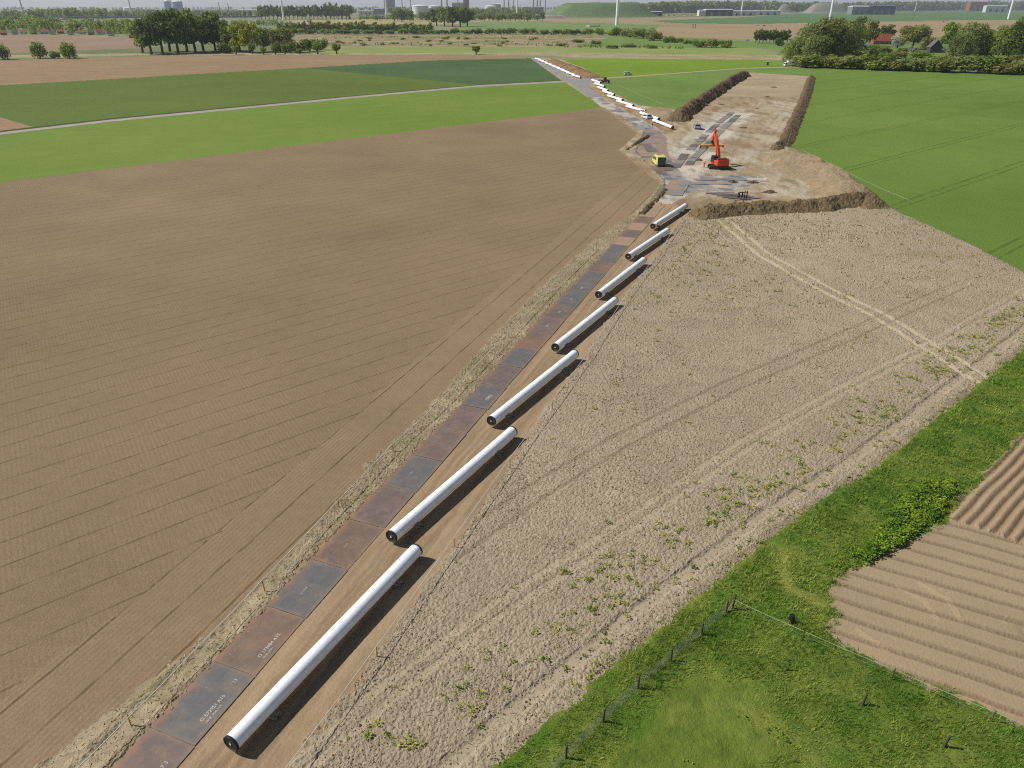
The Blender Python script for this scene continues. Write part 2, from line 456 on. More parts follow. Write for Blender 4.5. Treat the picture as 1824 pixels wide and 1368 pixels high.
m = on('work_strip'); x, y = XG[m], YG[m]
s_ = x * RDIR[0] + y * RDIR[1]; n_ = x * RNOR[0] + y * RNOR[1]
w_ = fbm(s_ * .12, n_ * 1.8, 23, 3)
Z[m] = w_ * .05 + clods(x / .25, y / .25, 24) * .018
tr = np.zeros(x.shape)
for o in (-23.35, -22.75, -21.9, -20.6):
    tr = np.maximum(tr, sstep(.28, .1, np.abs(n_ - o + .25 * np.sin(s_ * .13 + o) + (fbm(x * .7, y * .7, 27) - .5) * .5)))
MASK[m] = np.stack([sstep(.5, .75, w_) * .35, 0 * x, np.maximum(tr * .35, sstep(.52, .34, w_) * .2)], 1)

# potato ridges
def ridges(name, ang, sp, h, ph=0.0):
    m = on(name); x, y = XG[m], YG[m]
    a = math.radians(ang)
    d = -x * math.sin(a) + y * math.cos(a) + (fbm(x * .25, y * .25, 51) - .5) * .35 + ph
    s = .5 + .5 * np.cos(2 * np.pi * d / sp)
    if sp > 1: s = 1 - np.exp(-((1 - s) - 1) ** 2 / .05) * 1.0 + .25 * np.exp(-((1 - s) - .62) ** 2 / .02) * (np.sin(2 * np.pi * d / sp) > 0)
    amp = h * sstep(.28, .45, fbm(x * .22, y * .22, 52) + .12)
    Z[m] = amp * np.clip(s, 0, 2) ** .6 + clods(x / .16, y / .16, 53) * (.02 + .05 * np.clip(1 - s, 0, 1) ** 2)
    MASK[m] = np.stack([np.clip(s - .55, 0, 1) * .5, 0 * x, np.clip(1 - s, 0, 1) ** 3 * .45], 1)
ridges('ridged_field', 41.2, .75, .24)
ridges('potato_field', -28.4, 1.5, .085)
m = on('potato_field'); x, y = XG[m], YG[m]
for pts in ([(1600, 1046), (1650, 1075), (1670, 1105)], [(1640, 1042), (1690, 1070), (1712, 1106)], [(1530, 1125), (1580, 1160)]):
    t = sstep(.26, .14, pdist(GA(pts), x, y))
    lug = .5 + .5 * np.sin((x * .5 + y) * 26)
    Z[m] += t * lug * .035; MASK[m, 0] = np.maximum(MASK[m, 0], t * lug * .8)

# meadow: mown lawn, rank edge, yellowed path
m = on('meadow'); x, y = XG[m], YG[m]
dry = sstep(.9, .25, pdist(GA([(1385, 968), (1388, 1010), (1405, 1050), (1460, 1075)]), x, y) + (fbm(x, y, 61) - .5) * .8) * .8
dry = np.maximum(dry, sstep(1.5, .3, pdist(GA([(1420, 1000), (1480, 1020)]), x, y)) * .6)
dry = np.maximum(dry, sstep(.50, .72, fbm(x * .45, y * .45, 62)) * .3)
edge_d = pdist(GA(GRASS_EDGE), x, y)
dry = np.maximum(dry, sstep(.5, .1, edge_d) * .6)
Z[m] = fbm(x * .5, y * .5, 63) * .12 + fbm(x * 2.2, y * 2.2, 64) * .08
MASK[m] = np.stack([dry, sstep(.45, .7, fbm(x * .3, y * .3, 66)), sstep(.5, .7, fbm(x * 1.1, y * 1.1, 67)) * .3], 1)

# sand site, haul road
m = on('sand_site', 'earth_strip'); x, y = XG[m], YG[m]
n1 = fbm(x * .5 + 3 * vnoise(x * .05, y * .05, 70), y * .16, 71, 4); n2 = fbm(x * .07, y * .07, 72)
Z[m] = n1 * .30 + clods(x / 1.1, y / 1.1, 73) * .10 + clods(x / .5, y / .8, 79) * .06
tr = np.zeros(x.shape)
for pts in ([(1440, 145), (1420, 185), (1395, 215), (1370, 250), (1320, 285)], [(1425, 145), (1400, 190), (1350, 250), (1330, 300), (1400, 330)], [(1390, 140), (1350, 180), (1330, 220), (1300, 290)], [(1270, 320), (1350, 320), (1440, 345)], [(1240, 360), (1330, 340), (1440, 343)], [(1400, 290), (1440, 330)], [(1370, 262), (1420, 310)]):
    P = GA(pts)
    for o in (-1.1, 1.1):
        tr = np.maximum(tr, sstep(.9, .3, pdist(P + [o, 0], x, y) + (fbm(x * .5, y * .5, 74) - .5) * .6))
trk = np.minimum(pdist(GA([(1196, 306), (1203, 299), (1222, 273), (1249, 249), (1280, 219), (1308, 196)]), x, y), pdist(GA([(1218, 306), (1226, 294), (1240, 277), (1262, 257), (1288, 229), (1320, 202)]), x, y))
trk = sstep(6.5, 3.2, trk + (fbm(x * .4, y * .4, 75) - .5) * 2.2)
Z[m] *= 1 - .97 * sstep(14, 9, np.hypot(x - G(1303, 350).x, (y - G(1303, 350).y)))
Z[m] *= 1 - .9 * sstep(4, 2.2, np.minimum(pdist(GA([(1203, 299), (1222, 273), (1249, 249), (1280, 219), (1308, 196)]), x, y), pdist(GA([(1226, 294), (1240, 277), (1262, 257), (1288, 229), (1320, 202)]), x, y)))
MASK[m] = np.stack([np.maximum(np.maximum(sstep(.5, .75, n1) * .55, tr * .4), trk), sstep(.5, .66, n2) * .5, sstep(.47, .3, n1) * .5], 1)
m = on('haul_road'); x, y = XG[m], YG[m]
MASK[m] = np.stack([sstep(.38, .6, fbm(x * .3, y * .12, 76, 4)) * .9, sstep(275, 245, y) * sstep(.36, .52, fbm(x * .12, y * .12, 77)) * sstep(167, 176, y), sstep(.5, .68, fbm(x * .4, y * .4, 78)) * .8], 1)
Z[m] = .03 * fbm(x * .4, y * .4, 79)

def tram(col, st=.7, wd=.16, off=0.0): return (40.3, 2.97, wd, col, st, .1, off)
GM = {
 'farmland': dict(lo=(104, 112, 78), hi=(140, 138, 104), noises=((.0012, 1.2), (.01, .5), (.05, .3)), bump=()),
 'far_stubble_field': dict(lo=(132, 108, 88), hi=(152, 128, 104), noises=((.01, .6), (.1, .3)), bump=()),
 'far_pasture': dict(lo=(84, 98, 62), hi=(122, 122, 84), noises=((.01, .7), (.1, .5)), bump=()),
 'dry_meadow': dict(lo=(112, 110, 74), hi=(168, 148, 116), noises=((.02, .9), (.15, .8)), bump=((.5, .5),), patch=((88, 102, 54), .035, .53, .66)),
 'mown_meadow': dict(lo=(104, 124, 58), hi=(138, 146, 82), noises=((.02, .7), (.2, .4)), bump=(), lines=((5, 16, 5, (150, 152, 100), .7),)),
 'green_slope': dict(lo=(88, 116, 52), hi=(120, 138, 72), noises=((.02, .7), (.2, .4)), bump=()),
 'pale_field': dict(lo=(140, 120, 90), hi=(162, 142, 110), noises=((.004, .7), (.05, .4)), bump=()),
 'distant_wheat_field': dict(lo=(74, 104, 62), hi=(96, 122, 76), noises=((.004, .7), (.05, .4)), bump=()),
 'tan_field': dict(lo=(150, 138, 96), hi=(166, 154, 116), noises=((.008, .7),), bump=()),
 'low_pasture': dict(lo=(96, 122, 66), hi=(124, 140, 84), noises=((.008, .7), (.1, .3)), bump=()),
 'farmyard_lawn': dict(lo=(84, 104, 52), hi=(122, 134, 74), noises=((.02, .8), (.2, .5)), bump=()),
 'reed_bank': dict(lo=(124, 116, 78), hi=(176, 160, 124), noises=((.05, .8), (.4, .8)), bump=((1, .3),)),
 'upper_brown_field': dict(lo=(132, 108, 80), hi=(154, 130, 98), noises=((.01, .7), (.08, .4), (2, .3)), bump=((2, .1),), lines=((6, 24, .8, (112, 86, 62), .5),)),
 'mid_green_field': dict(lo=(80, 98, 38), hi=(98, 114, 48), noises=((.012, .8), (.15, .3), (3, .4)), bump=((3, .1),), lines=((40.3, 21, .7, (88, 108, 58), .5),)),
 'tilled_corner': dict(lo=(140, 112, 82), hi=(165, 136, 104), noises=((.05, .6), (1, .4)), bump=((2, .1),), lines=((40.3, 6, 1, (116, 92, 68), .5),)),
 'dark_green_field': dict(lo=(66, 88, 50), hi=(80, 102, 60), noises=((.015, .8), (.15, .3), (3, .4)), bump=((3, .1),), lines=((100, 18, .5, (80, 104, 74), .5),)),
 'farm_track': dict(lo=(140, 132, 118), hi=(172, 164, 150), noises=((.2, .8), (2, .4)), bump=((2, .05),)),
 'light_green_field': dict(lo=(98, 120, 40), hi=(116, 134, 58), noises=((.012, .9), (.1, .4), (3, .5)), bump=((3, .12),), lines=((40.3, 21, .7, (116, 138, 78), .5), (40.3, 3, .4, (92, 124, 50), .35))),
 'ploughed_field': dict(lo=(118, 98, 74), hi=(148, 125, 98), noises=((.018, .5), (.06, .35), (1.2, .3), (7, .7)), bump=((7, .06), (22, .014)), lines=(tram((82, 64, 44), .6, .11),), wave=((123, .37, .005),)),
 'headland': dict(lo=(122, 102, 78), hi=(152, 129, 102), noises=((.02, .5), (.12, .3), (1.2, .3), (7, .6)), bump=((7, .04), (20, .012)), lines=((68.0, 2.95, .13, (76, 60, 42), .6, .15, 1.1),), wave=((68, .37, .006),)),
 'far_lime_field': dict(lo=(98, 124, 26), hi=(120, 142, 46), noises=((.01, .8), (.1, .3)), bump=((2, .1),), lines=((3, 21, .9, (92, 126, 30), .5),)),
 'wheat_field': dict(lo=(92, 118, 50), hi=(116, 136, 70), noises=((.02, .8), (.15, .4), (3, .5)), bump=((3, .12),), lines=((38, 12, .5, (104, 130, 72), .4),)),
 'big_green_field': dict(lo=(88, 114, 42), hi=(114, 134, 60), noises=((.012, .9), (.1, .35), (3, .6)), bump=((3, .14), (9, .05)), lines=((40.3, 24, .32, (66, 92, 34), .8), (40.3, 24, .32, (66, 92, 34), .8, .12, 1.9), (40.3, .75, .2, (84, 108, 42), .3)), patch=((120, 122, 70), .045, .66, .8)),
 'footpath': dict(lo=(150, 136, 100), hi=(172, 156, 120), noises=((.1, .8),), bump=()),
 'sand_site': dict(lo=(142, 125, 99), hi=(174, 157, 129), noises=((.05, .8), (.5, .5), (4, .4)), bump=((1.2, .16), (4, .10)), masks=((186, 177, 160), (142, 114, 84), (118, 97, 71))),
 'earth_strip': dict(lo=(138, 112, 84), hi=(166, 138, 106), noises=((.08, .8), (.7, .5), (4, .4)), bump=((2, .1), (6, .05)), masks=((176, 152, 120), (108, 118, 62), (116, 92, 68)), patch=((104, 122, 58), .09, .55, .7)),
 'haul_road': dict(lo=(124, 122, 121), hi=(152, 148, 143), noises=((.1, .6), (.8, .5), (4, .3)), bump=((2, .03),), masks=((184, 172, 154), (144, 124, 112), (98, 99, 103)), rough=.8),
 'stubble_field': dict(lo=(130, 116, 95), hi=(180, 164, 140), noises=((.03, .35), (.3, .3), (2.5, .4), (12, .6)), bump=((9, .05), (28, .02)), masks=((186, 169, 141), (116, 118, 66), (104, 86, 66))),
 'work_strip': dict(lo=(136, 114, 87), hi=(167, 143, 113), noises=((.08, .5), (1, .4), (9, .4)), bump=((9, .03), (24, .012)), masks=((172, 152, 124), None, (106, 88, 67)), wave=((158, .3, .004),)),
 'verge': dict(lo=(126, 111, 88), hi=(166, 149, 122), noises=((.2, .4), (2.5, .5), (12, .6)), bump=((9, .06), (28, .02)), masks=((190, 172, 140), (112, 112, 62), (92, 76, 56))),
 'meadow': dict(lo=(74, 96, 30), hi=(116, 128, 52), noises=((.12, .5), (.8, .5), (6, .5)), bump=((4, .1), (14, .05)), masks=((138, 136, 68), (84, 110, 36), (62, 80, 26))),
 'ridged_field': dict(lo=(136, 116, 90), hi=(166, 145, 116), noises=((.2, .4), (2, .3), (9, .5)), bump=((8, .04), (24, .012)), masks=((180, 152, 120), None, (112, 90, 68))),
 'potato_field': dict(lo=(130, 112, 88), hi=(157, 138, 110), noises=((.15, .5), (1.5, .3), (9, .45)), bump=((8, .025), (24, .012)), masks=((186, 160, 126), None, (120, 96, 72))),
}
for nm in dict.fromkeys(n_ for n_, _ in ORDER):
    jj = np.argwhere(LAB == IDX[nm])
    if not len(jj): continue
    i0, j0 = jj[:, 0], jj[:, 1]
    q = np.stack([i0 * NC + j0, i0 * NC + j0 + 1, (i0 + 1) * NC + j0 + 1, (i0 + 1) * NC + j0], 1)
    u, inv = np.unique(q, return_inverse=True)
    V = np.stack([XG.ravel()[u], YG.ravel()[u], Z.ravel()[u]], 1)
    at = MASK.reshape(-1, 3)[u] if GM[nm].get('masks') else None
    o = link(nm, npmesh(nm, V, inv.reshape(-1, 4), ground_mat(nm, **GM[nm]), nm not in ('stubble_field', 'verge'), at))
    tag(o, kind='structure')

def ribbon(name, top, bot, z, mat):
    """smooth strip between two surveyed edges, laid a little over the fields"""
    V = [G(x, y, 0) for x, y in top] + [G(x, y, 0) for x, y in bot]; n = len(top)
    F = [[k, k + n, k + n + 1, k + 1] for k in range(n - 1)]
    me = npmesh(name, [(v.x, v.y, z) for v in V], F, mat)
    return tag(link(name, me), kind='structure')
ribbon('ditch', [(-900, 357), (0, 233), (200, 210.2), (640, 169.4), (850, 150.9), (1000, 143.2)], [(-900, 366), (0, 236.5), (200, 213.2), (640, 171), (850, 152.1), (1000, 144)], .02, ground_mat('ditch_grass', lo=(62, 66, 36), hi=(88, 84, 52), noises=((.2, .6), (1.5, .5)), bump=((2, .3),)))
ribbon('farm_track', [(-900, 366), (0, 236), (200, 212.8), (640, 170.8), (850, 152), (1004, 144)], [(-900, 373), (0, 240.2), (200, 216.6), (640, 174), (850, 154.6), (1008, 146.6)], .03, ground_mat('farm_track', **GM['farm_track']))
ribbon('footpath', [(1063, 139), (1130, 135.2), (1320, 121.2), (1450, 117.6)], [(1063, 141.3), (1130, 137), (1320, 122.6), (1450, 118.8)], .03, ground_mat('footpath', **GM['footpath']))
# ------------------------------------------------------------------ long white pipes on their blocks
def steel_coat():
    N = NT('white_coating'); P = N.obj()
    c = N.mix(N.ramp(N.noise(P, 1.6, 5, .65), .48, .8), lin((243, 244, 245)), lin((222, 222, 218)))
    st = N.n('Mapping', {'Vector': P, 'Scale': (.25, 6, 6)}).outputs[0]
    c = N.mix(N.math('MULTIPLY', N.ramp(N.noise(st, 3, 4, .6), .55, .8), .35), c, lin((200, 197, 188)))
    N.set(N.b.inputs['Base Color'], c); N.b.inputs['Roughness'].default_value = .5
    return N.m
M_COAT = steel_coat()
M_CAP = plain('black_cap', (34, 35, 37), .55, dirt=((98, 88, 74), .35))
M_TAG = plain('white_sticker', (222, 222, 216), .5)
M_BLOCK = plain('grey_sandbag', (150, 142, 128), .95, sc=6, dirt=((104, 90, 70), .5))
M_TIMBER = plain('weathered_timber', (128, 108, 82), .9, sc=9, dirt=((70, 60, 48), .5))
PIPE_L, PIPE_R, PIPE_Z = 16.8, .46, .30 + .46

def tube_shell(L, r, t=.03, n=40):
    m = MB(); V, F = [], []
    for yy, rr in ((-L / 2, r), (L / 2, r), (L / 2, r - t), (-L / 2, r - t)):
        for k in range(n):
            w = 2 * math.pi * k / n; V.append((yy, rr * math.cos(w), rr * math.sin(w)))
    for i in range(4):
        for k in range(n):
            F.append([i * n + k, i * n + (k + 1) % n, (i + 1) % 4 * n + (k + 1) % n, (i + 1) % 4 * n + k])
    return m.add(V, F)
def along_x(prof, n=40):
    """lathe about the X axis: (radius, x) pairs"""
    V, F = [], []
    for r, x in prof:
        for k in range(n):
            w = 2 * math.pi * k / n; V.append((x, r * math.cos(w), r * math.sin(w)))
    for i in range(len(prof) - 1):
        for k in range(n):
            F.append([i * n + k, i * n + (k + 1) % n, (i + 1) * n + (k + 1) % n, (i + 1) * n + k])
    return V, F
def make_pipe_proto():
    root = empty('white_pipe')
    a = tube_shell(PIPE_L, PIPE_R).mesh('pipe_shell', M_COAT, True)
    link('pipe_shell', a, root)
    for sgn in (-1, 1):
        x = sgn * PIPE_L / 2; e = sgn
        m = MB(); V, F = along_x([(PIPE_R + .012, x - e * .10), (PIPE_R + .018, x - e * .09), (PIPE_R + .018, x + e * .035), (PIPE_R - .03, x + e * .05), (PIPE_R - .06, x + e * .012), (.12, x + e * .004), (.10, x + e * .03), (.002, x + e * .034)])
        c = m.add(V, F).build('end_cap', M_CAP, root, True)
        MB().box((x + e * .045, .0, .0), (.012, .10, .13)).build('tag', M_TAG, c)
    return root
def children(o): return [c for c in bpy.data.objects if c.parent == o]
def copy_tree(o, parent=None, kids=None):
    """a thing with copies of its parts and sub-parts (mesh data shared)"""
    c = o.copy(); COL.objects.link(c)
    if parent is not None: c.parent = parent
    for ch in (KIDS.get(o.name) if o.name in KIDS else children(o)): copy_tree(ch, c)
    return c
KIDS = {}
def register(o):
    KIDS[o.name] = children(o)
    for c in KIDS[o.name]: register(c)
PIPE0 = make_pipe_proto(); register(PIPE0)
def sandbag():
    m = MB()
    for k, (dx, dz) in enumerate(((-.16, .075), (.16, .08), (.0, .215))):
        pts = []
        V, F = [], []
        for i in range(9):
            u = -1 + 2 * i / 8; y = u * .55; r = (1 - abs(u) ** 4) ** .5 if abs(u) < 1 else 0
            for q in range(10):
                w = 2 * math.pi * q / 10
                V.append((dx + .17 * math.cos(w) * (.35 + .65 * r), y, dz + .085 * math.sin(w) * (.5 + .5 * r)))
        for i in range(8):
            for q in range(10): F.append([i * 10 + q, i * 10 + (q + 1) % 10, (i + 1) * 10 + (q + 1) % 10, (i + 1) * 10 + q])
        F += [list(range(10))[::-1], [80 + q for q in range(10)]]
        m.add(V, F)
    return m.mesh('support_bags', M_BLOCK, True)
BAG = sandbag()
used_first = []
def place_pipe(A, B, label, group, bag_label=None):
    o = PIPE0 if not used_first else copy_tree(PIPE0)
    used_first.append(1)
    d = B - A; d.z = 0; d.normalize()
    mid = A + d * (PIPE_L / 2)
    o.location = (mid.x, mid.y, PIPE_Z)
    o.rotation_euler = (random.uniform(0, 6.28), 0, math.atan2(d.y, d.x))
    tag(o, label, 'pipe', group)
    if bag_label:
        for t, lb in ((.16, 'near'), (.84, 'far')):
            p = A + d * (PIPE_L * t)
            b = link('sandbag_support', BAG); b.location = (p.x + .04, p.y, 0); b.rotation_euler = (0, 0, math.atan2(d.y, d.x) + random.uniform(-.06, .06))
            tag(b, bag_label % ('lower' if t < .5 else 'upper'), 'sandbag', 'sandbags under the long pipes')
random.seed(4)
ORD = ['first', 'second', 'third', 'fourth', 'fifth', 'sixth', 'seventh', 'eighth', 'ninth', 'tenth', 'eleventh', 'twelfth', 'thirteenth', 'fourteenth', 'fifteenth', 'sixteenth', 'seventeenth', 'eighteenth', 'nineteenth', 'twentieth', 'twenty-first', 'twenty-second', 'twenty-third', 'twenty-fourth', 'twenty-fifth', 'twenty-sixth', 'twenty-seventh', 'twenty-eighth', 'twenty-ninth', 'thirtieth', 'thirty-first', 'thirty-second', 'thirty-third', 'thirty-fourth', 'thirty-fifth', 'thirty-sixth', 'thirty-seventh', 'thirty-eighth', 'thirty-ninth', 'fortieth']
ROW1 = [((411, 1325), (743, 978)), ((697, 956), (913, 768)), ((875, 750), (1024, 630)), ((989, 619), (1095, 535)), ((1066, 525), (1144, 465)), ((1119, 457), (1188, 411)), ((1163, 403), (1217, 369))]
near_names = ['closest and largest white pipe, black capped, beside the numbered dark plates', 'second closest white pipe on bags, beside the rust-red plates', 'third closest white pipe, beside the dark plate with white lettering', 'middle white pipe of the seven laid beside the plate road', 'third white pipe back from the front earth bank', 'second white pipe back from the front earth bank', 'white pipe ending right beside the front earth bank']
for (a, b), lb in zip(ROW1, near_names):
    k = near_names.index(lb)
    place_pipe(G(*a, PIPE_Z), G(*b, PIPE_Z), lb, 'white pipes along the plate road', 'pale sandbags under the %%s end of the %s near pipe' % ORD[k])
ROW2 = [((1198, 227), (1159, 212)), ((1173.5, 212), (1136, 199)), ((1150, 198.5), (1117, 189)), ((1128, 188), (1098, 179)), ((1109, 178), (1082, 170)), ((1094, 169), (1071.5, 161)), ((1083, 161.5), (1062, 154)), ((1077, 154), (1058, 147.5)), ((1070, 147.5), (1054, 142))]
for k, (a, b) in enumerate(ROW2):
    place_pipe(G(*a, PIPE_Z), G(*b, PIPE_Z), '%s white pipe behind the excavator, counted from the dark earth bank to the crossing' % ORD[k], 'white pipes beside the haul road')
A3, B3 = G(1034.5, 137.7, PIPE_Z), G(958, 104, PIPE_Z)
D3 = (B3 - A3).normalized(); L3 = (B3 - A3).length
side3 = Vector((D3.y, -D3.x, 0))
for k in range(10):
    p = A3 + D3 * (k * L3 / 10)
    place_pipe(p, p + D3 * 16 - side3 * 1.6, '%s white pipe past the crossing, counted from the crossing along the red spoil' % ORD[k], 'white pipes beyond the crossing')

# ------------------------------------------------------------------ steel road plates
def plate_mat(name, base, rust, amt, dust=.35):
    N = NT(name); P = N.obj(); R = N.rand()
    off = N.n('VectorMath', {0: P, 1: N.n('CombineXYZ', {0: N.math('MULTIPLY', R, 90), 1: N.math('MULTIPLY', R, 37)}).outputs[0]}, operation='ADD').outputs[0]
    st = N.n('Mapping', {'Vector': off, 'Scale': (1.0, .35, 1)}).outputs[0]
    f = N.ramp(N.noise(st, .55, 6, .68), .60 - amt * .35, .92 - amt * .3)
    c = N.mix(f, lin(base), lin(rust))
    c = N.mix(N.math('MULTIPLY', N.ramp(N.noise(off, 2.5, 5, .7), .45, .75), .35), c, lin(tuple(v * .62 for v in base)))
    sc = N.n('Mapping', {'Vector': off, 'Scale': (.5, 9, 1)}).outputs[0]
    c = N.mix(N.math('MULTIPLY', N.ramp(N.noise(sc, 2, 3, .6), .56, .7), .28), c, lin((50, 46, 46)))
    sx = N.n('SeparateXYZ', {0: P})
    e = N.math('MAXIMUM', N.ramp(N.math('ABSOLUTE', sx.outputs[1]), 1.05, 1.5), N.ramp(N.math('ABSOLUTE', sx.outputs[0]), 2.0, 2.37))
    Wp = N.pos()
    wd = N.ramp(N.noise(Wp, .55, 6, .72), .42, .70)
    df = N.math('MULTIPLY', N.math('ADD', N.math('MULTIPLY', e, .45), N.math('ADD', N.math('MULTIPLY', wd, .55), N.math('MULTIPLY', N.ramp(N.noise(off, 1.1, 5, .7), .5, .8), .5)), clamp=True), dust)
    c = N.mix(df, c, lin((146, 124, 100)))
    c = N.mix(N.math('MULTIPLY', N.ramp(N.noise(Wp, .9, 5, .7), .55, .78), .08 if amt <= .4 else .32), c, lin((126, 92, 70)))
    oe = N.math('MULTIPLY', N.ramp(sx.outputs[1], .75, 1.45), N.ramp(N.noise(off, 1.3, 4, .6), .38, .6))
    c = N.mix(N.math('MULTIPLY', oe, .65), c, lin((148, 108, 80)))
    sp = N.ramp(N.noise(off, 5.5, 2, .5), .70, .74)
    c = N.mix(N.math('MULTIPLY', sp, .7), c, lin((176, 152, 122)))
    N.set(N.b.inputs['Base Color'], c); N.b.inputs['Roughness'].default_value = .62; N.b.inputs['Specular IOR Level'].default_value = .35
    N.set(N.b.inputs['Normal'], N.n('Bump', {'Height': N.noise(off, 14, 2), 'Distance': .01, 'Strength': .5}).outputs[0])
    return N.m
PM = {'dark': plate_mat('plate_dark', (98, 96, 97), (120, 106, 96), .35, .6), 'rust': plate_mat('plate_rust', (110, 93, 82), (136, 103, 80), .6, .65), 'purple': plate_mat('plate_purple', (106, 93, 89), (126, 103, 88), .45, .65), 'red': plate_mat('plate_red', (112, 95, 89), (130, 107, 94), .45, .65), 'grey': plate_mat('plate_grey', (126, 125, 124), (156, 148, 134), .6, .95), 'pale': plate_mat('plate_pale', (158, 134, 114), (172, 134, 106), .5, .8)}
WORDS = {'dark': 'dark grey', 'rust': 'orange rusty', 'purple': 'purplish brown', 'red': 'rusty red', 'grey': 'dusty blue-grey', 'pale': 'sand-dusted brown'}
def plate_mesh(L, Wd):
    m = MB().box((0, 0, .012), (L, Wd, .024))
    me = m.mesh('road_plate', None or PM['dark'], bevel=.004)
    return me
M_PAINT = plain('white_paint_marks', (186, 180, 170), .8, var=.3, sc=9, dirt=((104, 90, 80), .8))
PLATE = {k: None for k in PM}
def plate_data(kind, L, Wd):
    key = (kind, L, Wd)
    if key not in PLATE:
        me = MB().box((0, 0, .0), (L, Wd, .024)).mesh('road_plate', PM[kind], bevel=.004)
        PLATE[key] = me
    return PLATE[key]
def plate(p, rz, kind, L=4.72, Wd=3.0, label='', group='steel plates of the road', tilt=0):
    o = link('road_plate', plate_data(kind, L, Wd))
    o.location = p; o.rotation_euler = (random.uniform(-.003, .003), random.uniform(-.002, .002) + tilt, rz)
    tag(o, label, 'road plate', group)
    return o
def text_mesh(body, size):
    cu = bpy.data.curves.new('lettering', 'FONT'); cu.body = body; cu.size = size; cu.extrude = .001; cu.offset = .002
    t = bpy.data.objects.new('lettering', cu); COL.objects.link(t)
    me = bpy.data.meshes.new_from_object(t.evaluated_get(bpy.context.evaluated_depsgraph_get()))
    bpy.data.objects.remove(t)
    me.materials.clear(); me.materials.append(M_PAINT)
    return me
def lettering(pl_, body, size, x, y):
    t = link('lettering', text_mesh(body, size), pl_)
    t.location = (x, y, .0155)
    return t
kinds = 'purple dark rust dark rust purple dark red red dark purple dark rust purple purple dark dark dark rust dark dark pale purple pale rust pale pale'.split()
for k, kd in enumerate(kinds):
    s0 = 12.33 + 4.77 * k
    n0 = -25.88 + random.uniform(-.05, .05)
    o = plate(road(s0 + 2.385, n0, .062 + .012 * (k % 2)), RD + random.uniform(-.008, .008), kd, label='%s steel plate, %s of the plate road counted away from the camera' % (WORDS[kd], ORD[k]))
    if k == 1:
        lettering(o, 'O 572951 A15', .30, -1.1, -.85); lettering(o, 'I70 BL DDK I CE', .17, -1.05, -1.12); lettering(o, '13', .3, 1.55, -.75)
    if k == 2: lettering(o, 'O 173084 ATS', .32, -1.2, -.9); lettering(o, 'I70 BL DDK I', .16, -1.15, -1.15)
    if k == 3: lettering(o, '5 7 0 0 1 4', .15, -.7, .05)
    if k == 4: lettering(o, '5 1 0 3', .15, -.5, .0)
    if k == 0: lettering(o, '5 7 3', .3, .6, -.9)
    if k == 6: lettering(o, '4 0 7 1', .16, -.3, .1)
    if k == 9: lettering(o, '17402', .5, -.8, -.8)
    if k in (13, 14, 15, 16): lettering(o, '5 70', .4, -.4, -.2)
# ------------------------------------------------------------------ marking stakes and ropes
M_STAKE = plain('raw_pine', (176, 128, 74), .85, sc=12)
M_ROPE = plain('grey_rope', (206, 200, 188), .9, sc=20)
M_POST = plain('dark_post_wood', (74, 66, 56), .95, sc=14, dirt=((110, 102, 88), .5))
M_WIRE = plain('galvanised_wire', (134, 136, 130), .5, .3)
M_CORD = plain('white_cord', (160, 178, 148), .7)
M_BLACK = plain('black_plastic', (30, 31, 34), .5)
def stake_mesh():
    m = MB()
    m.box((0, 0, .43), (.05, .05, .86)); m.add([(-.025, -.025, .86), (.025, -.025, .86), (.025, .025, .86), (-.025, .025, .86), (0, 0, .92)], [[0, 1, 4], [1, 2, 4], [2, 3, 4], [3, 0, 4]])
    return m.mesh('marking_stake', M_STAKE)
STK = stake_mesh()
def stake(x, y, label):
    o = link('marking_stake', STK); o.location = G(x, y); o.rotation_euler = (random.uniform(-.06, .06), random.uniform(-.06, .06), random.uniform(0, 1.5))
    tag(o, label, 'stake', 'pine stakes holding the boundary ropes')
for k, (x, y) in enumerate([(671, 1171), (809, 977), (908, 835), (984, 730), (1050, 640), (1121, 529), (1177, 456), (1215, 395)]):
    stake(x, y, '%s pine stake on the right boundary rope, counted from the closest pipe' % ORD[k])
for k, (x, y) in enumerate([(233, 1292), (472, 1053), (604, 905), (700, 805), (800, 712), (905, 602), (990, 512), (1062, 442)]):
    stake(x, y, '%s pine stake along the rough verge, counted from the dark numbered plate' % ORD[k])
def rope(pts, r, name, label, mat, sag=.06, n=9):
    P = []
    for a, b in zip(pts[:-1], pts[1:]):
        for k in range(n):
            t = k / n; p = a.lerp(b, t); p.z -= sag * 4 * t * (1 - t); P.append(p)
    P.append(pts[-1])
    o = MB().tube(P, r, 6).build(name, mat, None, True)
    return tag(o, label, 'rope')
RZ = .80
rope([G(x, y, RZ) for x, y in [(330, 1640), (509, 1368), (670, 1152), (805, 962), (905, 820), (981, 717), (1048, 627), (1119, 519), (1175, 447), (1213, 388)]], .024, 'boundary_rope', 'grey boundary rope on stakes between pipes and stubble field', M_ROPE)
rope([G(x, y, RZ) for x, y in [(-60, 1560), (140, 1366), (231, 1275), (341, 1164), (470, 1030), (603, 890), (697, 793), (797, 702), (903, 594), (988, 505), (1060, 436)]], .028, 'boundary_rope', 'pale boundary rope along the rough verge left of the plates', M_ROPE)
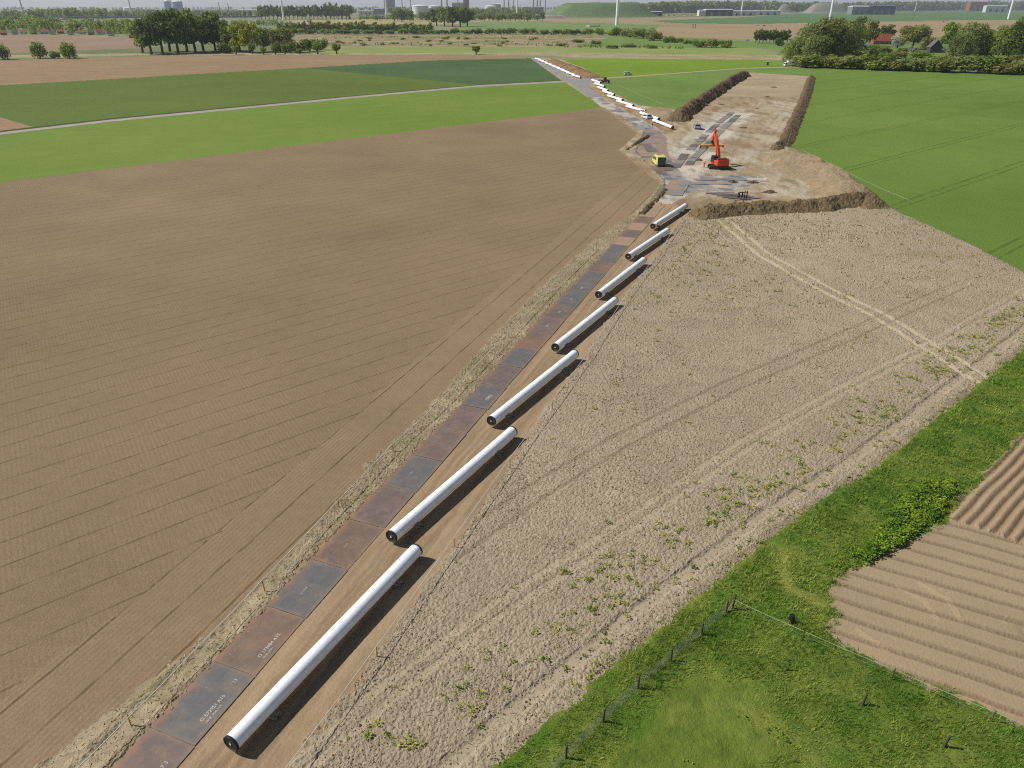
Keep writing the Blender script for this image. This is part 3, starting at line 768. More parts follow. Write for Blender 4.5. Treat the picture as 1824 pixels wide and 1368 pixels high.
# thin green-white cord along the edge of the big green field and across the wheat
def cord_line(pts, z, label):
    P = [G(x, y, z) for x, y in pts]
    root = empty('cord_fence', P[0])
    root.location.z = 0
    Q = [p - root.location for p in P]
    MB().tube(Q, .022, 5).build('cord', M_CORD, root)
    for q in Q:
        MB().cyl((q.x, q.y, -.1), (q.x, q.y, z + .03), .018, 6).build('post', M_CORD, root)
    tag(root, label, 'cord fence')
cord_line([(1447, 135), (1425, 190), (1411, 228), (1403, 256)], 1.0, 'thin pale cord fence along the far side of the green field edge')
cord_line([(1430, 268), (1480, 292), (1530, 317), (1580, 340), (1619, 356)], 1.0, 'thin pale cord fence behind the smooth sunlit earth bank')
cord_line([(1092, 148), (1120, 160), (1150, 173), (1182, 186)], 1.0, 'thin pale cord fence crossing the wheat behind the pipes')

# ------------------------------------------------------------------ pasture fence
FP = [(942, 1420), (1008, 1352), (1074, 1287), (1136, 1228), (1195, 1178), (1249, 1132), (1293, 1093)]
PF = [G(*p) for p in FP]
ext = PF[0] + (PF[0] - PF[1]); PF = [ext] + PF
fr = empty('wire_fence', PF[-1])
tag(fr, 'wire mesh fence on dark wooden posts along the grass edge', 'fence')
pm = MB().tube([(0, 0, -.1), (0, 0, .5), (0, 0, 1.05), (0, 0, 1.08)], [.065, .06, .055, .03], 8).mesh('post', M_POST, True)
for p in PF:
    o = link('post', pm, fr); o.location = p - PF[-1]; o.rotation_euler = (random.uniform(-.05, .05), random.uniform(-.05, .05), random.uniform(0, 3))
q = G(1304, 1086) - PF[-1]
o = link('post', pm, fr); o.location = q; o.scale = (1, 1, 1.15); o.rotation_euler = (-.02, .06, 0)
MB().cyl((q.x * .1, q.y * .1, .10), (q.x + .0, q.y, .62), .045, 7).build('brace', M_TIMBER, fr)
wm = MB()
for a, b in zip(PF[:-1], PF[1:]):
    a_, b_ = a - PF[-1], b - PF[-1]
    d = b_ - a_; L = d.length
    for z in (.08, .2, .32, .46, .6, .76, .92):
        wm.tube([a_ + Vector((0, 0, z)), a_ + d * .5 + Vector((0, 0, z - .015)), b_ + Vector((0, 0, z))], .006, 4, False)
    for k in range(int(L / .14)):
        p = a_ + d * (k * .14 / L)
        wm.tube([p + Vector((0, 0, .08)), p + Vector((0, 0, .92))], .005, 3, False)
wm.build('wire_mesh', M_WIRE, fr)
CP_ = [G(1304, 1086), G(1428, 1143), G(1587, 1212), G(1764, 1288), G(1935, 1362)]
ef = empty('electric_fence', CP_[0])
tag(ef, 'white cord fence running from the corner post along the potato field', 'fence')
Q = [p - CP_[0] for p in CP_]
P = []
for a, b in zip(Q[:-1], Q[1:]):
    for k in range(8):
        t = k / 8; v = a.lerp(b, t); v.z = .86 - .05 * 4 * t * (1 - t); P.append(v)
P.append(Q[-1] + Vector((0, 0, .86)))
MB().tube(P, .011, 6).build('cord', M_CORD, ef, True)
MB().tube([v - Vector((0, 0, .33)) for v in P], .003, 5).build('cord', M_CORD, ef, True)
for v in Q[1:]:
    pp = MB().tube([v + Vector((0, 0, -.1)), v + Vector((.02, 0, .95))], .028, 7).build('post', M_POST, ef, True)
    MB().cyl(v + Vector((-.03, -.05, .84)), v + Vector((.05, .03, .92)), .035, 8).build('insulator', M_BLACK, pp, True)

# bucket on a post, stumps
b = empty('feed_bucket', G(1408, 1112))
tag(b, 'black upturned bucket on a leaning stick beside the cord fence', 'bucket')
MB().lathe([(.001, .78), (.15, .78), (.165, .74), (.20, .42), (.225, .40), (.225, .36), (.20, .37), (.17, .5)], 18).build('bucket_body', M_BLACK, b, True)
MB().cyl((-.22, -.12, -.05), (-.02, -.02, .72), .035, 8).build('stick', M_TIMBER, b, True)
for (x, y, h, lb) in ((1535, 1258, .95, 'brown wooden stump post standing in the tall grass'), (1680, 1334, 1.0, 'stout wooden post in the grass nearest the photo corner'), (1401, 1196, .62, 'short dark stub post among grey dead stems')):
    o = MB().tube([(0, 0, -.1), (.03, .01, h * .5), (.09, .01, h), (.10, .01, h + .03)], [.075, .07, .062, .03], 9).build('stump_post', M_POST, None, True)
    o.location = G(x, y); tag(o, lb, 'post')

# ------------------------------------------------------------------ grass, weeds, undergrowth
RNG = np.random.default_rng(7)
def scatter(poly, n):
    P = GA(poly) if not isinstance(poly, np.ndarray) else poly
    (x0, y0), (x1, y1) = P.min(0), P.max(0)
    x = RNG.uniform(x0, x1, n); y = RNG.uniform(y0, y1, n)
    k = pip(P, x, y)
    return x[k], y[k]
def blades(x, y, z, h, w, lean, tone, nb, spread):
    """nb bent blades (two quads as triangles strip: 3 triangles) in each tuft"""
    n = len(x) * nb
    X = np.repeat(x, nb) + RNG.normal(0, 1, n) * np.repeat(spread, nb); Y = np.repeat(y, nb) + RNG.normal(0, 1, n) * np.repeat(spread, nb)
    Zb = np.repeat(z, nb); H = np.repeat(h, nb) * RNG.uniform(.55, 1.15, n); Wd = np.repeat(w, nb) * RNG.uniform(.7, 1.3, n)
    a = RNG.uniform(0, 2 * np.pi, n); ln = np.repeat(lean, nb) * RNG.uniform(.3, 1.3, n)
    ca, sa = np.cos(a), np.sin(a)
    V = np.empty((n, 5, 3))
    for k, (t, ww) in enumerate(((0, 1), (0, -1), (.55, .8), (.55, -.8), (1, 0))):
        r = ln * H * t ** 1.6
        V[:, k, 0] = X + ca * r - sa * Wd * .5 * ww
        V[:, k, 1] = Y + sa * r + ca * Wd * .5 * ww
        V[:, k, 2] = Zb + H * t * (1 - .25 * t * np.minimum(ln, 1.2))
    b = np.arange(n)[:, None, None] * 5
    F = (b + np.array([[0, 1, 3], [0, 3, 2], [2, 3, 4]])[None]).reshape(-1, 3)
    T = np.repeat(np.clip(np.repeat(tone, nb) + RNG.normal(0, .16, n), 0, 1), 5)
    return V.reshape(-1, 3), F, T
def veg(name, parts, mat, label=None, cat=None, kind='stuff', parent=None, smooth=False):
    Vs, Fs, Ts, o = [], [], [], 0
    for V, F, T in parts:
        Vs.append(V); Fs.append(F + o); Ts.append(T); o += len(V)
    me = npmesh(name, np.concatenate(Vs), np.concatenate(Fs), mat, smooth, np.repeat(np.concatenate(Ts)[:, None], 3, 1))
    ob = link(name, me, parent)
    if label: tag(ob, label, cat, None, kind)
    return ob
M_GRASS = leaf_mat('grass_blades', (84, 130, 40), (220, 218, 112), transl=.4, obj_var=0)
M_WEED = leaf_mat('weed_leaves', (84, 112, 40), (196, 192, 92), transl=.3, obj_var=0)
M_NETTLE = leaf_mat('nettle_leaves', (52, 100, 24), (190, 212, 66), transl=.4, obj_var=0)
POT = GA([p for p in [(2700, 420), (2000, 610), (1824, 772), (1760, 837), (1702, 903), (1690, 926), (1640, 952), (1582, 980), (1540, 1002), (1484, 1032), (1478, 1060), (1492, 1100), (1465, 1122), (1520, 1162), (1600, 1200), (1824, 1300), (2900, 1800)]])
MEAD0 = GA(GRASS_EDGE + [(2060, 440), (2150, 560), (2200, 1640)])
MEAD = MEAD0.copy(); MEAD[:len(GRASS_EDGE)] += (-.5, .5)
def meadow_pts(n):
    x, y = scatter(MEAD, n)
    d = pdist(GA(GRASS_EDGE), x, y)
    out = ~pip(MEAD0, x, y)
    k = (~out | ((RNG.uniform(0, 1, len(x)) < .45 * sstep(.75, .1, d)) & (fbm(x * .9, y * .9, 55) > .45))) & ~pip(POT, x + (vnoise(x * 1.2, y * 1.2, 8) - .5) * .9 + RNG.normal(0, .16, len(x)), y + (vnoise(x * 1.2, y * 1.2, 9) - .5) * .9 + RNG.normal(0, .16, len(x))) & (RNG.uniform(0, 1, len(x)) < np.clip(38 / np.hypot(y, 34 * .6), .35, 1))
    return x[k], y[k], d[k]
fence_line = np.array([p[:2] for p in PF])
x, y, d = meadow_pts(400000)
fd = pdist(np.concatenate([fence_line, np.array([p[:2] for p in CP_])]), x, y)
inside = pip(np.array([p[:2] for p in PF] + [p[:2] for p in CP_] + [(60, 10)]), x, y)
lawn = sstep(.8, 2.2, fd) * inside * sstep(.62, .40, fbm(x * .16 + 3, y * .16, 66) + sstep(8.5, 16, x - .25 * (y - 25)) * .32)
tone = .25 + .6 * (fbm(x * .55, y * .55, 62) - .5) + .5 * (fbm(x * 2, y * 2, 69) - .5) + lawn * .30
tone -= sstep(.5, .62, fbm(x * .28, y * .28, 91)) * .12 * (1 - lawn)
pathd = pdist(GA([(1385, 968), (1388, 1010), (1405, 1050), (1460, 1075)]), x, y)
tone += sstep(.8, .2, pathd) * .4
h = (.10 + .30 * (1 - lawn) * (.5 + fbm(x * .5, y * .5, 92))) * np.where(pathd < .4, .5, 1) * np.clip(.45 + d * .9, .4, 1)
keep = RNG.uniform(0, 1, len(x)) < (.55 + .45 * (1 - lawn))
x, y, h, tone, lawn = x[keep], y[keep], h[keep], tone[keep], lawn[keep]
far = np.clip((y - 25) / 45, 0, 1)
veg('grass', [blades(x, y, np.zeros(len(x)), h, .018 + .03 * far + .012 * (1 - lawn), .55 + 0 * x, tone, 4, .08 + 0 * x)], M_GRASS, 'dense green meadow grass, short lawn and rank tufts', 'grass')
# leafy patches (docks, nettles) as clumps of broad leaves
def leafclump(x, y, hh, rr, size, tone, nl):
    n = len(x) * nl
    X, Y, HH, R, T, SZ = [np.repeat(q, nl) for q in (x, y, hh, rr, tone, size)]
    a = RNG.uniform(0, 2 * np.pi, n); u = RNG.uniform(0, 1, n); rad = np.sqrt(RNG.uniform(0, 1, n))
    zz = HH * u ** .7 * np.sqrt(np.clip(1 - .75 * rad ** 2, .05, 1))
    cx, cy = X + np.cos(a) * R * rad, Y + np.sin(a) * R * rad
    b = a + RNG.normal(0, .7, n); up = RNG.uniform(-.15, .75, n); S_ = SZ * RNG.uniform(.6, 1.3, n)
    d1 = np.stack([np.cos(b) * np.cos(up), np.sin(b) * np.cos(up), np.sin(up)], 1)
    d2 = np.stack([-np.sin(b), np.cos(b), RNG.normal(0, .35, n)], 1) * .45
    c = np.stack([cx, cy, zz + .02], 1); S3 = S_[:, None]
    V = np.stack([c, c + (d1 * .5 + d2) * S3, c + d1 * S3 + np.array([0, 0, -.12]) * S3, c + (d1 * .5 - d2) * S3], 1)
    F = (np.arange(n)[:, None, None] * 4 + np.array([[0, 1, 2], [0, 2, 3]])[None]).reshape(-1, 3)
    T = np.repeat(np.clip(T + RNG.normal(0, .13, n) + u * .0, 0, 1), 4)
    return V.reshape(-1, 3), F, T
NP = GA([(1512, 1000), (1560, 955), (1600, 905), (1640, 862), (1690, 858), (1700, 885), (1660, 930), (1600, 975), (1540, 1003)])
x, y = scatter(NP, 1500)
o_ = RNG.uniform(.6, 1.1, len(x))
nd = np.hypot(x - 27.8, y - 42.4)
veg('undergrowth', [leafclump(x, y, .8 * o_, .30 * o_, .15 + 0 * x, np.clip(.38 + .9 * (fbm(x * .8, y * .8, 95) - .5), 0, 1), 26)], M_NETTLE, 'dense dark green leafy nettle patch between grass and ridges', 'nettle patch')
x, y = scatter(GA([(1470, 1010), (1520, 965), (1560, 1000), (1500, 1020)]), 60)
x2, y2, d2 = meadow_pts(1500)
k = (fbm(x2 * .3 + 9, y2 * .3, 97) > .54); x2, y2 = x2[k], y2[k]
xm, ym = scatter(GA([(1686, 922), (1760, 822), (1824, 756), (1960, 620), (1985, 640), (1824, 792), (1718, 905)]), 900)
veg('broad_leaved_weeds', [leafclump(xm, ym, .14 + 0 * xm, .12 + 0 * xm, .10 + 0 * xm, .45 + 0 * xm, 6), leafclump(x, y, .35 + 0 * x, .3 + 0 * x, .14 + 0 * x, .35 + 0 * x, 16), leafclump(x2, y2, .28 + 0 * x2, .3 + 0 * x2, .12 + 0 * x2, .3 + RNG.normal(0, .15, len(x2)), 14)], M_NETTLE, 'broad leaved docks and weeds scattered through the tall grass', 'weeds')
# weeds on the stubble: a band along the grass edge and a looser patch by the far pipes
x, y = scatter(GA(ROPE_R[1:] + [(1240, 388), (1580, 368), (1640, 397), (1824, 487), (1935, 525)] + GRASS_EDGE[1:-1][::-1]), 60000)
ge = pdist(GA(GRASS_EDGE), x, y); rp = pdist(GA(ROPE_R), x, y)
cl = fbm(x * .16, y * .16, 102)
pr = .010 + .20 * sstep(75, 112, y) * sstep(.44, .66, cl) * sstep(2, 5, rp) * sstep(46, 30, x)
k = (RNG.uniform(0, 1, len(x)) < pr * .8) & (rp > .8)
x, y = x[k], y[k]
# colonies in the band beside the grass, a few out in the field
cs = []
ED = GA(GRASS_EDGE); seg = [(a, b) for a, b in zip(ED[:-1], ED[1:])]
for a, b in seg:
    L = np.hypot(*(b - a)); nrm = np.array([-(b - a)[1], (b - a)[0]]) / L
    if np.dot(nrm, -np.array([1, -1])) < 0: nrm = -nrm
    for q in range(int(L * 1.5)):
        c_ = a + (b - a) * RNG.uniform() + nrm * (2.9 + abs(RNG.normal(0, 1.5)))
        if RNG.uniform() < sstep(26, 46, np.array(c_[1])) * .9 + .12:
            cs.append(tuple(c_) + (RNG.uniform(.35, 1.0), RNG.integers(3, 11)))
    for q in range(int(L * .4)):
        cs.append(tuple(a + (b - a) * RNG.uniform() + nrm * RNG.uniform(.3, 1.6)) + (.5, RNG.integers(1, 4)))
for px_, py_, r_, n_c in [(1092, 1012, 1.0, 16), (1000, 690, .3, 3), (965, 1125, .4, 5), (990, 1128, .35, 5), (800, 1240, .5, 9), (690, 1318, .4, 6), (880, 1165, .3, 4), (700, 1225, .3, 2), (660, 1310, .4, 4), (1190, 950, .6, 9), (1060, 1205, .4, 5), (1008, 1020, .2, 3), (1100, 685, .3, 2), (810, 1010, .3, 2)]:
    p = G(px_, py_); cs.append((p.x, p.y, r_, n_c))
cx = np.concatenate([RNG.normal(c[0], c[2], c[3]) for c in cs]); cy = np.concatenate([RNG.normal(c[1], c[2], c[3]) for c in cs])
k = pip(GA(ROPE_R[1:] + [(1240, 388), (1580, 368), (1640, 397), (1824, 487), (1935, 525)] + GRASS_EDGE[1:-1][::-1]), cx, cy)
x, y = np.concatenate([x, cx[k]]), np.concatenate([y, cy[k]])
sz = RNG.uniform(.5, 1.15, len(x)) * np.where(y > 90, 1.2, 1)
tn = np.clip(.50 + RNG.normal(0, .24, len(x)), 0, 1)
xs, ys_ = scatter(GA([(-60, 1640), (263, 1298), (547, 1002), (852, 688), (1085, 441), (1040, 455), (866, 625), (668, 825), (371, 1140), (70, 1375), (-280, 1640)]), 5200)
k = RNG.uniform(0, 1, len(xs)) < .03 + .5 * sstep(.5, .7, fbm(xs * .4, ys_ * .4, 104)) * sstep(20, 60, ys_)
xs, ys_ = xs[k], ys_[k]
veg('weeds', [leafclump(x, y, .36 * sz, .13 * sz, .13 * sz, tn, 11), blades(x, y, 0 * x, .40 * sz, .05 + 0 * x, .8 + 0 * x, tn, 6, .07 + 0 * x), blades(xs, ys_, .06 + 0 * xs, .22 + 0 * xs, .06 + 0 * xs, .9 + 0 * xs, .65 + RNG.normal(0, .2, len(xs)), 5, .1 + 0 * xs)], M_WEED, 'scattered yellow-green weed tufts on the dry cloddy soil', 'weeds')
# dry stalk litter on the stubble and loose soil crumbs
M_STRAW = leaf_mat('maize_straw', (116, 101, 78), (196, 180, 150), transl=.1, obj_var=0)
VERGE_Q = GA([(1158, 361), (1085, 441), (984, 544), (852, 688), (676, 870), (547, 1002), (384, 1177), (263, 1298), (-80, 1640)] + PLOUGH_EDGE[3:][::-1])
x, y = scatter(GA(ROPE_R + [(1240, 388), (1580, 368), (1640, 397), (1824, 487), (1935, 525)] + GRASS_EDGE[1:-1][::-1]), 130000)
x2, y2 = scatter(VERGE_Q, 90000)
nv = len(x)
x, y = np.concatenate([x, x2]), np.concatenate([y, y2])
k = RNG.uniform(0, 1, len(x)) < np.clip(45 / y, .25, 1) ** 1.2
x, y = x[k], y[k]; n = len(x)
a = RNG.uniform(0, 2 * np.pi, n); L = RNG.uniform(.08, .26, n); w = .010 + .012 * np.clip(y / 80, 0, 1)
zb = .10 + RNG.uniform(-.05, .05, n) + .05 * pip(VERGE_Q, x, y)
dx, dy = np.cos(a) * L, np.sin(a) * L
V = np.stack([np.stack([x - dx * .5 - dy / L * w, y - dy * .5 + dx / L * w, zb], 1), np.stack([x + dx * .5 - dy / L * w, y + dy * .5 + dx / L * w, zb + RNG.uniform(-.04, .06, n)], 1), np.stack([x + dx * .5 + dy / L * w, y + dy * .5 - dx / L * w, zb + .01], 1), np.stack([x - dx * .5 + dy / L * w, y - dy * .5 - dx / L * w, zb + .01], 1)], 1).reshape(-1, 3)
F = (np.arange(n)[:, None, None] * 4 + np.array([[0, 1, 2], [0, 2, 3]])[None]).reshape(-1, 3)
veg('straw_litter', [(V, F, np.repeat(RNG.uniform(0, 1, n), 4))], M_STRAW, 'short pale straw stalks littering the dry stubble soil', 'straw')

# loose soil crumbs lying on the stubble and the verge
M_CRUMB = leaf_mat('soil_crumbs', (112, 98, 77), (182, 165, 138), transl=0.0, obj_var=0)
STUB = GA(ROPE_R + [(1240, 388), (1580, 368), (1640, 397), (1824, 487), (1935, 525)] + GRASS_EDGE[::-1])
VERGE_P = GA([(1158, 361), (1085, 441), (984, 544), (852, 688), (676, 870), (547, 1002), (384, 1177), (263, 1298), (-80, 1640)] + PLOUGH_EDGE[3:][::-1])
x, y = scatter(STUB, 420000)
k = RNG.uniform(0, 1, len(x)) < np.clip((36 / y) ** 1.5, .06, 1) * (.35 + .65 * sstep(.4, .6, fbm(x * .5, y * .5, 131)))
x, y = x[k], y[k]
x2, y2 = scatter(VERGE_P, 20000)
k = RNG.uniform(0, 1, len(x2)) < np.clip((36 / y2) ** 1.4, .08, 1)
k &= y2 > 60
x, y = np.concatenate([x, x2[k]]), np.concatenate([y, y2[k]])
ge = pdist(GA(GRASS_EDGE), x, y)
tk_ = (np.abs(ge - 1.75) < .5) | (np.abs(pdist(GA([(500, 1390), (700, 1225), (880, 1090), (1020, 1000), (1330, 790), (1500, 695), (1650, 618), (1830, 515)]), x, y) - .55) < .3)
ra = pdist(GA([(1278, 384), (1360, 455), (1480, 522), (1560, 560), (1640, 610), (1740, 672), (1800, 705)]), x, y)
tk_ |= np.abs(ra - .95) < .45
k = ~tk_ | (RNG.uniform(0, 1, len(x)) < .12); x, y = x[k], y[k]
n = len(x); r = RNG.uniform(.035, .085, n) * (1 + .6 * (RNG.uniform(0, 1, n) > .93)) * np.clip(y / 55, 1, 2.2)
a0 = RNG.uniform(0, 6.28, n); zb = .05 + RNG.uniform(0, .05, n)
V = np.empty((n, 5, 3))
for q in range(4):
    rr = r * RNG.uniform(.7, 1.3, n)
    V[:, q] = np.stack([x + rr * np.cos(a0 + q * 1.57), y + rr * np.sin(a0 + q * 1.57), zb - .04], 1)
V[:, 4] = np.stack([x + r * RNG.uniform(-.4, .4, n), y + r * RNG.uniform(-.4, .4, n), zb + r * RNG.uniform(.6, 1.3, n)], 1)
F = (np.arange(n)[:, None, None] * 5 + np.array([[0, 1, 4], [1, 2, 4], [2, 3, 4], [3, 0, 4]])[None]).reshape(-1, 3)
veg('soil_crumbs', [(V.reshape(-1, 3), F, np.repeat(np.clip(RNG.normal(.5, .2, n), 0, 1), 5))], M_CRUMB, 'loose dry soil crumbs lying on the stubble field and verge', 'soil crumbs')
# ------------------------------------------------------------------ earth banks round the stripped site
def bank(crest, h, wl, wr, name, label, mat, seed, lump=.3, step=.55, na=30, zc=None):
    """spoil bank lofted along a surveyed crest; wl / wr are the foot widths left and right of the crest"""
    P = [np.array(G(x, y, h * (zc or 1.0))[:2]) for x, y in crest]
    pts = []
    for a, b in zip(P[:-1], P[1:]):
        n = max(2, int(np.hypot(*(b - a)) / step))
        pts += [a + (b - a) * k / n for k in range(n)]
    pts.append(P[-1]); C = np.array(pts)
    for _ in range(14): C[1:-1] = C[1:-1] * .5 + (C[:-2] + C[2:]) * .25
    T = np.gradient(C, axis=0); T /= np.hypot(T[:, 0], T[:, 1])[:, None]
    Nn = np.stack([-T[:, 1], T[:, 0]], 1)
    ar0 = np.concatenate([[0], np.cumsum(np.hypot(*np.diff(C, axis=0).T))])
    C = C + Nn * ((fbm(ar0 * .22, ar0 * 0 + seed, seed, 3) - .5) * min(wl, wr) * .4)[:, None]
    arc = np.concatenate([[0], np.cumsum(np.hypot(*np.diff(C, axis=0).T))]); Ltot = arc[-1]
    e = np.minimum(arc, Ltot - arc); endk = sstep(-.2, max(wl, wr) * .8, e)
    t = np.linspace(-1, 1, na)
    off = np.where(t < 0, t * wr, t * wl)
    X = C[:, 0, None] + Nn[:, 0, None] * off[None]; Y = C[:, 1, None] + Nn[:, 1, None] * off[None]
    n1 = fbm(X * .35, Y * .35, seed, 3)
    prof = np.clip(1.12 - np.abs(t)[None] * 1.2 + (n1 - .5) * .35, -.06, 1)
    Zb = h * endk[:, None] * np.where(prof > .85, .85 + (prof - .85) * .45, prof) * (.74 + .52 * fbm(X * .14, Y * .14, seed + 5))
    Zb += lump * (clods(X / (lump * 2.6), Y / (lump * 2.6), seed + 2) + .6 * clods(X / (lump * 1.1), Y / (lump * 1.1), seed + 3) + 2.2 * (fbm(X * .5, Y * .5, seed + 9) - .5) - .3) * np.clip(prof * 3, 0, 1)
    Zb[:, 0] = Zb[:, -1] = -.15; Zb[0] = Zb[-1] = -.15
    n, m_ = X.shape
    i, j = np.meshgrid(np.arange(n - 1), np.arange(m_ - 1), indexing='ij')
    q = np.stack([i * m_ + j, (i + 1) * m_ + j, (i + 1) * m_ + j + 1, i * m_ + j + 1], -1).reshape(-1, 4)
    o = link(name, npmesh(name, np.stack([X.ravel(), Y.ravel(), Zb.ravel()], 1), q, mat, lump < .15))
    o['label'] = label; o['category'] = 'earth bank'
    return o
M_TOPSOIL = ground_mat('topsoil_bank', lo=(80, 66, 48), hi=(120, 102, 77), noises=((.2, .5), (1.5, .6), (6, .6)), bump=((2, .25), (7, .08)))
M_SUBSOIL = ground_mat('subsoil_bank', lo=(126, 108, 83), hi=(156, 137, 110), noises=((.1, .5), (.8, .6), (5, .4)), bump=((.9, .25), (4, .08)))
M_CLOD = ground_mat('clod_bank', lo=(88, 73, 52), hi=(136, 117, 88), noises=((.2, .5), (1.5, .5), (6, .6)), bump=((2.5, .25), (8, .08)))
M_RED = ground_mat('red_spoil', lo=(118, 92, 68), hi=(148, 120, 92), noises=((.1, .5), (.8, .6)), bump=((1.5, .3),))
bank([(1328, 124), (1297, 139), (1260, 163), (1232, 181), (1212, 195), (1210, 201)], 3.0, 4.2, 4.6, 'earth_bank', 'long dark earth bank between the wheat and the stripped sand', M_TOPSOIL, 201, .34, .55, 44)
bank([(1138, 187), (1168, 191), (1190, 196), (1207, 203)], 2.0, 3.5, 7.5, 'earth_bank', 'smooth pale earth bank behind the row of white pipes', M_SUBSOIL, 211, .12)
bank([(1444, 134), (1434, 165), (1416, 203), (1404, 229), (1396, 245), (1378, 260)], 1.3, 3.2, 1.8, 'earth_bank', 'low dark earth bank between the stripped sand and the big green field', M_TOPSOIL, 221, .26)
bank([(1393, 254), (1430, 270), (1482, 294), (1530, 322), (1560, 340)], 2.8, 4.2, 9.0, 'earth_bank', 'broad smooth sunlit earth bank right of the excavator', M_SUBSOIL, 231, .20, .35, 60)
bank([(1232, 368), (1290, 361), (1350, 357), (1430, 355), (1500, 348), (1545, 342), (1574, 355)], 1.9, 3.0, 3.4, 'earth_bank', 'cloddy dark earth bank facing the stubble field, nearest the camera', M_CLOD, 241, .4, .22, 64)
bank([(982, 105), (1010, 114), (1036, 125), (1058, 134)], 1.5, 6, 6, 'earth_bank', 'reddish spoil bank beside the farthest row of white pipes', M_RED, 251, .4)
bank([(1116, 266), (1128, 258), (1143, 247), (1156, 240)], .40, .8, .8, 'earth_bank', 'short dark soil edge left of the red plates near the van', M_TOPSOIL, 261, .32, .25)
bank([(1142, 379), (1157, 364), (1172, 350), (1186, 334)], .40, .8, .8, 'earth_bank', 'short dark soil edge where the plate road meets the site', M_TOPSOIL, 271, .32, .25)

# ------------------------------------------------------------------ plates on the site
def strip(pts, kind, L, Wd, gap, skip, label, group, z=.08):
    P = [G(*p) for p in pts]; n = 0
    for a, b in zip(P[:-1], P[1:]):
        d = b - a; D = d.length; rz = math.atan2(d.y, d.x)
        k = 0
        while (k + .6) * (L + gap) < D:
            if random.random() > skip:
                p = a + d * min(1, (k + .5) * (L + gap) / D)
                kd = kind if isinstance(kind, str) else random.choice(kind)
                o = plate(Vector((p.x + random.uniform(-.15, .15), p.y + random.uniform(-.15, .15), z + .004 * (n % 3) + .02)), rz + random.uniform(-.03, .03), kd, L, Wd, label % ORD[n], group)
                n += 1
            k += 1
random.seed(11)
strip([(1203, 299), (1222, 273), (1249, 249), (1280, 219), (1306, 199)], ['grey', 'grey', 'dark'], 4.72, 2.0, .15, .04, '%s blue-grey plate of the left wheel track, counted from the junction', 'plates of the two wheel tracks')
strip([(1226, 294), (1240, 277), (1262, 257), (1288, 229), (1315, 205)], ['grey', 'grey', 'dark'], 4.72, 2.0, .15, .06, '%s blue-grey plate of the track next to the excavator, counted from the junction', 'plates of the two wheel tracks')
strip([(1236, 321), (1290, 319), (1340, 321)], ['grey', 'dark'], 4.72, 2.2, .15, .1, '%s grey plate of the branch in front of the excavator', 'plates of the branch track')
strip([(1222, 328), (1262, 327), (1296, 327)], ['grey', 'grey', 'pale'], 4.72, 2.2, .15, .1, '%s dusty plate of the branch nearer the front bank', 'plates of the branch track')
strip([(1191, 347), (1205, 322)], ['grey', 'pale'], 4.72, 2.6, .1, 0, '%s dusty plate on the junction edge by the ploughed field', 'plates of the junction')
strip([(1203, 349), (1220, 322)], ['grey', 'grey'], 4.72, 2.6, .1, 0, '%s dusty plate on the junction middle', 'plates of the junction')
strip([(1142, 268), (1155, 283), (1176, 308)], ['red', 'purple', 'pale'], 4.72, 2.6, .1, .1, '%s reddish plate beside the yellow van, near edge', 'reddish plates by the van')
strip([(1150, 256), (1163, 272), (1188, 303)], ['red', 'purple', 'pale'], 4.72, 2.6, .1, .15, '%s reddish plate beside the yellow van, far edge', 'reddish plates by the van')
a = G(1266, 347); b = G(1338, 352)
for k in range(6):
    p = a.lerp(b, .30 + .08 * k)
    plate(Vector((p.x + .2 * k, p.y + 2.2 - .85 * k, .08 + .012 * k)), .06 + .05 * k, ['dark', 'grey', 'purple', 'dark', 'purple', 'grey'][k], 6.0, .8, '%s loose narrow plate beside the black fork frame, counted from the branch track' % ORD[k], 'loose narrow plates')
# grey crate-like sheet at the back of the site
o = MB().box((0, 0, .18), (2.6, 1.8, .36)).box((0, 0, .40), (2.2, 1.4, .08)).build('steel_hatch', plain('hatch_grey', (120, 124, 130), .5), None, False, .03)
o.location = G(1283, 187); tag(o, 'flat grey steel box lying on the sand beyond the wheel tracks', 'steel box')
# dark soil heaps scattered on the sand
hm = []
for k, (x, y, w) in enumerate([(1378, 156, 1.6), (1366, 173, 1.5), (1349, 195, 1.6), (1323, 229, 2.2), (1245, 286, 1.2), (1370, 343, 1.6), (1305, 325, 1.3), (1341, 326, 1.3)]):
    n = 14; V = []; F = []
    for i in range(5):
        for q in range(n):
            r = w * (i / 4) * (1 + .3 * math.sin(q * 2.1 + k)); V.append((r * math.cos(q * 2 * math.pi / n), r * .7 * math.sin(q * 2 * math.pi / n), .55 * (1 - (i / 4) ** 1.4) + random.uniform(-.08, .08) * (i < 4) - .05))
    for i in range(4):
        for q in range(n): F.append([i * n + q, i * n + (q + 1) % n, (i + 1) * n + (q + 1) % n, (i + 1) * n + q])
    o = MB().add(V, F).build('soil_heap', M_TOPSOIL); o.location = G(x, y)
    tag(o, '%s small dark soil heap on the sand, counted from the far end of the site' % ORD[k], 'soil heap', 'small dark soil heaps on the sand')

